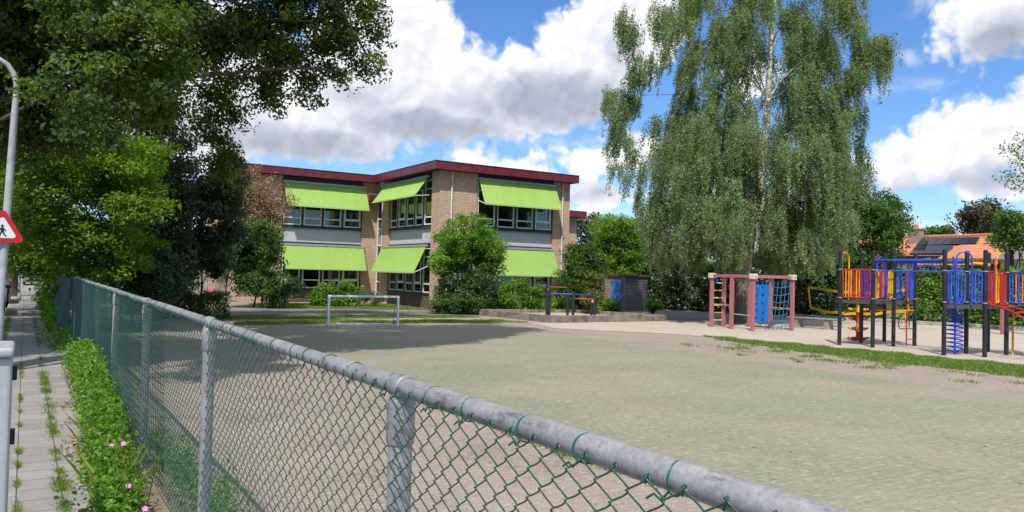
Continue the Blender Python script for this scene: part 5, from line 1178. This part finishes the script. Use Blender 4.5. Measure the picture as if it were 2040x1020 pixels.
# trees right of the school
def blob_tree(name, label, px, py, rx, ry, D, material, leaf, n, seed, per=50, sub=16, subr=.42, trunk=.18, rr=.28, base=None, **kw):
    r_ = np.random.default_rng(seed); cl = []; s = D/FPX
    while len(cl) < n:
        x, y = r_.uniform(-1, 1), r_.uniform(-1, 1)
        if x*x+y*y > 1: continue
        R_ = min(rx, ry)*s*rr*r_.uniform(.75, 1.3); cl.append((atd(px+rx*x*.82, py+ry*y*.82, D+r_.uniform(-.55, .55)*rx*s), R_))
    c0 = atd(px, py, D); return tree(name, label, 'tree', (c0[0], c0[1], 0), cl, material, leaf, per, sub, subr, trunk, seed, limbs=14, trunk_top=c0, **kw)
blob_tree('leafy_tree', 'bright green tree between the shed and the weeping birch', 1232, 510, 66, 90, 51, L_bri, .17, 95, 71, sub=20, subr=.4)
blob_tree('leafy_tree', 'dusky grey green tree behind the orange roof beside the school', 1172, 465, 40, 40, 70, leafmat('dusky_leaf', (.075, .085, .055), .2), .26, 26, 72, sub=7, subr=.6)
blob_tree('leafy_tree', 'dense mid green tree right of the birch with long side branches', 1712, 462, 100, 96, 50, L_mid, .18, 70, 73, sub=14, subr=.42)
for i, (x, y) in enumerate(((1785, 420), (1792, 438), (1775, 405))): pass
blob_tree('beech_tree', 'brown leaved beech tree behind the orange roofed house', 1965, 440, 72, 44, 76, L_bee, .30, 40, 74, sub=6, subr=.7, trunk=.3)
blob_tree('leafy_tree', 'mid green tree at the right edge before the brown beech', 2020, 462, 46, 40, 48, L_mid, .18, 24, 75, sub=14, subr=.4)
blob_tree('pale_tree', 'thin pale leaved tree reaching in from the right edge', 2075, 330, 95, 85, 38, L_pal, .13, 40, 76, per=14, sub=9, subr=.40, rr=.20)
blob_tree('leafy_tree', 'small round tree top showing above the orange roof ridge', 1872, 466, 22, 8, 95, L_mid, .4, 12, 77, sub=3, subr=.8, trunk=.1, rr=.8)
# hedges with the birch shade put into dark leaves; sunlit hedge behind the towers
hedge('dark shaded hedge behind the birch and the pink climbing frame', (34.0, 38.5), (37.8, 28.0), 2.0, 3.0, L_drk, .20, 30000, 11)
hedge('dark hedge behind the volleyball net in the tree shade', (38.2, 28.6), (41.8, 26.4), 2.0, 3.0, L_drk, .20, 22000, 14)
hedge('tall sunlit beech hedge behind the play towers', (41.7, 24.8), (45.0, 10.5), 1.8, 2.85, L_bri, .19, 34000, 12)
hedge('far hedge at the end of the street', (-3.5, 92), (5, 92), 2, 3.2, L_bri, .3, 3000, 13)
# ---- weeping birch
def birch():
    rg = np.random.default_rng(91); D = 30.5*K; b0 = gnd(1478, 642); t = thing('weeping_birch', (b0[0], b0[1], 0), 'huge weeping birch with white upper stem and curtains of hanging twigs', 'tree')
    s = D/FPX
    # trunk: dark base, a left-leaning limb, white upper stem
    m = MB(); P = [atd(1478, 650, D), atd(1478, 600, D), atd(1481, 550, D), atd(1492, 480, D), atd(1512, 380, D), atd(1522, 300, D), atd(1530, 200, D), atd(1535, 100, D), atd(1545, 0, D), atd(1548, -110, D), atd(1545, -200, D)]
    m.tube(P[:5], [.47, .36, .33, .28, .22], 14); m.tube([P[0]-np.array([0, 0, .3]), P[0]+np.array([0, 0, .25])], [.62, .45], 14)
    m.tube([atd(1478, 560, D), atd(1452, 525, D-.3), atd(1434, 490, D-.5), atd(1420, 430, D-.6), atd(1400, 330, D-.8), atd(1370, 220, D-.8)], [.24, .2, .17, .14, .10, .05], 10)
    m.build('trunk', mat('birch_base_bark', (.16, .13, .105), .9, .6, 5, stretch=(4, 4, .8), bump=1, bscale=12), t, smooth=True)
    mw = mat('white_birch_bark', (.60, .58, .54), .7, .55, 4, stretch=(1, 1, 3), dark=(.10, .09, .08))
    m = MB(); m.tube(P[4:], [.20, .17, .14, .12, .09, .05, .02], 12)
    ends = []
    for (x, y, q) in ((1300, 60, 6), (1345, 10, 7), (1260, 190, 5), (1700, 60, 6), (1745, 95, 6), (1640, 20, 7), (1430, -20, 7), (1600, 130, 6), (1400, 180, 5), (1650, 220, 5), (1290, 330, 4), (1690, 340, 4), (1480, 60, 6), (1575, 30, 7), (1560, 250, 5), (1340, 250, 4), (1580, 370, 5), (1420, 90, 6)):
        e = atd(x, y, D+rg.uniform(-2.5, 2.5)); limb(m, P[q], e, .045, .010, rg, 7, .06, 6); ends.append(e)
    m.build('upper_stem', mw, t, smooth=True)
    # curtains: anchor points over the crown, each carries a hanging twig with small leaves
    anch = []
    def zone(cx, cy, rx, ry, n, depth, Lr):
        for i in range(n):
            if i % 7 == 0: a, q0_ = rg.uniform(0, 6.283), math.sqrt(rg.uniform(0, 1)); dz_ = rg.uniform(-1, 1)
            q = q0_; x, y = cx+rx*q*math.cos(a)+rg.normal()*7, cy+ry*q*math.sin(a)+rg.normal()*6
            anch.append((atd(x, y, D+(dz_+rg.normal()*.06)*depth*math.sqrt(max(.1, 1-q*q*.7))), rg.uniform(*Lr)))
    # lower skirt, shoulders, top streamers, side arms
    zone(1475, 330, 215, 120, 900, 4.3, (.8, 2.4)); zone(1480, 430, 215, 80, 620, 4.3, (.7, 2.0)); zone(1390, 270, 110, 70, 240, 3.2, (.6, 1.6)); zone(1640, 300, 85, 90, 240, 3.2, (.8, 2.0)); zone(1400, 480, 95, 30, 150, 3.4, (.5, 1.2)); zone(1590, 490, 80, 30, 150, 3.0, (.4, 1.0))
    zone(1365, 40, 90, 95, 210, 2.6, (.6, 1.9)); zone(1450, -30, 110, 80, 200, 2.6, (.8, 2.2)); zone(1640, 20, 75, 95, 200, 2.4, (.8, 2.2)); zone(1590, 190, 60, 80, 90, 2.2, (.8, 1.8)); zone(1430, 130, 70, 60, 120, 2.4, (.6, 1.6)); zone(1480, 215, 150, 50, 120, 2.6, (.5, 1.3)); zone(1500, 60, 60, 80, 110, 2, (.5, 1.4)); zone(1490, 150, 70, 80, 130, 2.4, (.6, 1.6)); zone(1570, 110, 50, 90, 120, 2.2, (.6, 1.6)); zone(1440, 60, 60, 70, 80, 2.2, (.6, 1.6))
    zone(1735, 95, 46, 24, 75, 1.1, (.5, 1.5)); zone(1715, 130, 30, 40, 30, 1.1, (.5, 1.3)); zone(1255, 30, 22, 50, 46, 1.2, (.5, 1.4)); zone(1290, 120, 26, 50, 45, 1.2, (.5, 1.2)); zone(1245, 195, 34, 34, 75, 1.4, (.4, 1.2)); zone(1240, 300, 26, 70, 85, 1.4, (.5, 1.4)); zone(1675, 200, 40, 60, 85, 1.8, (.6, 1.5))
    zone(1500, -150, 150, 60, 150, 2.5, (.6, 1.5))
    C = []; N = []; Tn = []; ctr = atd(1480, 380, D); tw = MB()
    for p, L in anch:
        pb = pxy(p); o = p-ctr; o[2] = 0; o = o/max(.3, np.linalg.norm(o)); z_min = 1.15+.5*rg.uniform()+.35*math.sin(p[0]*2.1)
        if abs(pb[0]-1478) < 60: z_min += .55
        L = min(L, p[2]-z_min)
        if L < .2: continue
        gx_, gy_ = pb[0], pb[1]; fr_ = np.dot(p-ctr, ctr[:2].tolist()+[0])/np.linalg.norm(ctr[:2])
        if fr_ < .8 and abs(gx_-1531) < 19 and 10 < gy_ < 250 and rg.uniform() < .8: continue
        if gy_ < 330 and math.sin(gx_*.021+1.3*math.sin(gy_*.013))*math.sin(gy_*.017+gx_*.006+2) > .62 and rg.uniform() < .8: continue
        nstr = 3; tb_ = rg.normal(.5, .18)
        for j in range(nstr):
            q = p+rg.normal(size=3)*np.array([.15, .15, .14]); dr = o*rg.uniform(.05, .30)+rg.normal(size=3)*.06; dr[2] = 0; LL = L*rg.uniform(.55, 1.1); n = int(20+LL*44); f = np.sort(rg.uniform(0, 1, n))
            c = q+dr[None]*np.sqrt(f)[:, None]*.8+np.array([0, 0, -1])*(f*LL)[:, None]+rg.normal(size=(n, 3))*(.066*(1.1-f*.5))[:, None]
            C.append(c); N.append(np.repeat(o[None], n, 0)); Tn.append(tb_+rg.normal(0, .2, n))
    C = np.concatenate(C); N = np.concatenate(N); Tn = np.concatenate(Tn)
    leafmesh('crown', C, .080, L_bir, t, rg, .05, N, .62, 1.0, Tn)
birch()

# ---- weeds, grass and flowers
def stuffleaf(name, C, size, material, rg, **kw): o = leafmesh(name, C, size, material, None, rg, **kw); return kind(o, 'stuff')
rg = np.random.default_rng(55)
# nettles and cranesbill along the fence on the pavement side
C = []; Tn = []; st = MB()
for i in range(1500):
    y = rg.uniform(5.35, 13.6); hmax = .18+.40*min(1, max(0, (y-5.2)/5.5))*(1 if y < 12.6 else .7); x = np.interp(y, [5.4, 7, 9, 11], [.66, .72, .80, .83])-abs(rg.normal(0, .085)); h = hmax*rg.uniform(.55, 1.1); n = int(18+h*44); f = rg.uniform(.12, 1, n)
    lean = rg.normal(size=2)*.06; c = np.stack([x+lean[0]*f-.05*f*f, y+lean[1]*f, ZP+h*f], 1)+rg.normal(size=(n, 3))*np.array([.035, .045, .02]); C.append(c); Tn.append(rg.normal(.5, .15)+rg.normal(0, .2, n))
C = np.concatenate(C); stuffleaf('weeds', C, .041, L_net, rg, up=.5, wid=.62, tint=np.concatenate(Tn))
k_ = rg.uniform(size=len(C)) < .12; Cm = C[k_]+rg.normal(size=(k_.sum(), 3))*.02; stuffleaf('weeds', Cm, .036, L_mid, rg, up=.3, wid=.35)
q_ = C[rg.integers(0, len(C), 900)]; q_[:, 2] = ZP+.02
_wb = q_.copy()
# rough growth behind the wire and at the foot of the fence further on
C = []
for i in range(170):
    y = rg.uniform(4.9, 8.6) if rg.uniform() < .7 else rg.uniform(9, 18); x = 1.02+abs(rg.normal(0, .17)); h = rg.uniform(.10, .34)*(1.25 if y < 7.5 else .7); n = int(10+h*40); f = rg.uniform(.05, 1, n)
    c = np.stack([x+rg.normal()*.05*f, y+rg.normal()*.08*f, gheight(x)+h*f], 1)+rg.normal(size=(n, 3))*.03; C.append(c)
stuffleaf('weeds', np.concatenate(C), .045, L_bri, rg, up=.2, wid=.4)
C = []
for i in range(260):
    y = rg.uniform(17, 40); x = .80-abs(rg.normal(0, .16)); h = rg.uniform(.15, .6) if y > 21 else rg.uniform(.1, .3); n = int(14+h*30); f = rg.uniform(.1, 1, n); C.append(np.stack([x+rg.normal()*.06*f, y+rg.normal()*.1*f, ZP+h*f], 1)+rg.normal(size=(n, 3))*.05)
stuffleaf('weeds', np.concatenate(C), .09, L_bri, rg, up=.4, wid=.5)
def blades(name, P, h, wd, material, rg, lean=.5):
    n = len(P); a = rg.uniform(0, 6.283, n); hh = h*rg.uniform(.5, 1.3, n); e = np.stack([np.cos(a), np.sin(a), 0*a], 1)*wd*.5; l = rg.normal(size=(n, 3))*lean*hh[:, None]; l[:, 2] = 0
    up_ = np.stack([0*a, 0*a, hh], 1); V = np.stack([P-e, P+e, P+e*.6+up_*.6+l*.52, P-e*.1+up_+l], 1).reshape(-1, 3)
    o = link_mesh(name, V, np.arange(4*n).reshape(n, 4), material, None, tint=rg.uniform(0, 1, n), loc=(0, 0, 0)); return kind(o, 'stuff')
def patch(poly, n, grow=.35, thin=.35):
    q = np.array(poly); lo, hi = q.min(0)-grow, q.max(0)+grow; P = rg.uniform(0, 1, (n*2, 2))*(hi-lo)+lo
    jit = P+np.stack([np.sin(P[:, 1]*2.3)+np.sin(P[:, 1]*5.7+1), np.sin(P[:, 0]*2.1)+np.sin(P[:, 0]*6.1)], 1)*grow*.5
    k = in_poly(jit, poly); d = np.sin(P[:, 0]*1.9+1.3*np.sin(P[:, 1]*1.1))*np.sin(P[:, 1]*2.3+P[:, 0]); k &= rg.uniform(0, 1, len(P)) > thin*(d < -.2)
    P = P[k]; return np.concatenate([P, np.full((len(P), 1), .012)], 1)
gp = np.concatenate([patch(lawn_c, 60000), patch(lawn_a, 18000), patch(lawn_b, 16000), patch(lawn_d, 12000)])
# thin tufts on the paving between strip and pitch
tf = []
for i in range(120):
    c = np.array([rg.uniform(15.6, 19.4), rg.uniform(4, 17)]); c[0] = 19.6-abs(rg.normal(0, 1.3)); tf.append(np.concatenate([c+rg.normal(size=(60, 2))*rg.uniform(.06, .2), np.full((60, 1), .006)], 1))
for i in range(70):
    c = np.array([5.34+rg.normal()*.03, rg.choice([rg.uniform(6, 16), rg.uniform(3.5, 24)])]); tf.append(np.concatenate([c+rg.normal(size=(45, 2))*np.array([.05, .16]), np.full((45, 1), .004)], 1))
blades('grass', np.concatenate([gp]+tf), .055, .018, L_gra, rg, .7)
blades('grass', _wb, .30, .008, L_gra, rg, .35)
# grass in the pavement joints, with dry leaves
tf = []
for i in range(70):
    x0 = .288 if rg.uniform() < .8 else .005; y = rg.uniform(4.5, 15) if rg.uniform() < .75 else rg.uniform(15, 32); n = int(rg.uniform(40, 170)); s = rg.uniform(.010, .030); tf.append(np.concatenate([np.stack([x0+rg.normal(size=n)*s*(1.3 if x0 > .1 else .5), y+rg.normal(size=n)*s*4.5], 1), np.full((n, 1), ZP+.001)], 1))
for i in range(50):
    n = 90; y = rg.uniform(20, 27); tf.append(np.concatenate([np.stack([-.36+rg.normal(size=n)*.03, y+rg.normal(size=n)*.2], 1), np.full((n, 1), ZP+.001)], 1))
blades('grass', np.concatenate(tf), .034, .005, L_gra, rg, .7)
n = 260; cy = rg.choice([6.9, 7.5, 7.9, 8.4, 9.3, 10.5], n); P = np.stack([.48+rg.normal(size=n)*.075, cy+rg.normal(size=n)*.16, ZP+.006+rg.uniform(0, .012, n)], 1); P = P[P[:, 0] < .74]
stuffleaf('fallen_leaves', P, .05, L_dry, rg, up=2.0, wid=.5)
P = np.concatenate([np.stack([rg.uniform(2, 15, 160), rg.uniform(3, 26, 160), np.full(160, .016)], 1)]); stuffleaf('fallen_leaves', P, .05, L_dry, rg, up=2.0, wid=.5)
# pink cranesbill flowers
M_pet = mat('pink_petal', (.60, .20, .50), .6); M_stem = mat('flower_stem', (.06, .12, .03), .7); M_cen = mat('flower_centre', (.75, .65, .55), .6)
def flower(loc):
    f = thing('cranesbill_flower', loc, 'small pink cranesbill flower among the weeds at the wire fence', 'flower', 'pink cranesbill flowers at the fence'); o = np.array(loc); m = MB()
    for q in range(5):
        a = q*1.2566; u = np.array([math.cos(a), math.sin(a), 0]); v_ = np.array([-u[1], u[0], 0]); m.add([o, o+u*.012-v_*.009+np.array([0, 0, .004]), o+u*.021+np.array([0, 0, .006]), o+u*.012+v_*.009+np.array([0, 0, .004])], [(0, 1, 2, 3)])
    fl = m.build('petals', M_pet, f); MB().lathe([(.004, 0), (.003, .005)], o, 6).build('flower_centre', M_cen, f); MB().tube([o, o-np.array([.01, .0, .12]), o-np.array([.03, 0, .25])], .0018, 5).build('stem', M_stem, f)
    f.rotation_euler = (.9, -.3, 0)
for (px_, py_, X) in ((222, 888, .70), (246, 884, .76), (212, 972, .66), (256, 968, .72), (210, 984, .66), (289, 1014, .78), (270, 905, 1.05), (300, 925, 1.1), (314, 940, 1.12), (283, 905, 1.0), (278, 958, 1.02), (297, 965, 1.08), (345, 1010, 1.2), (320, 935, 1.15)):
    p = atx(px_, py_, X-.10 if X < .9 else X-.05); flower((p[0], p[1], p[2]))
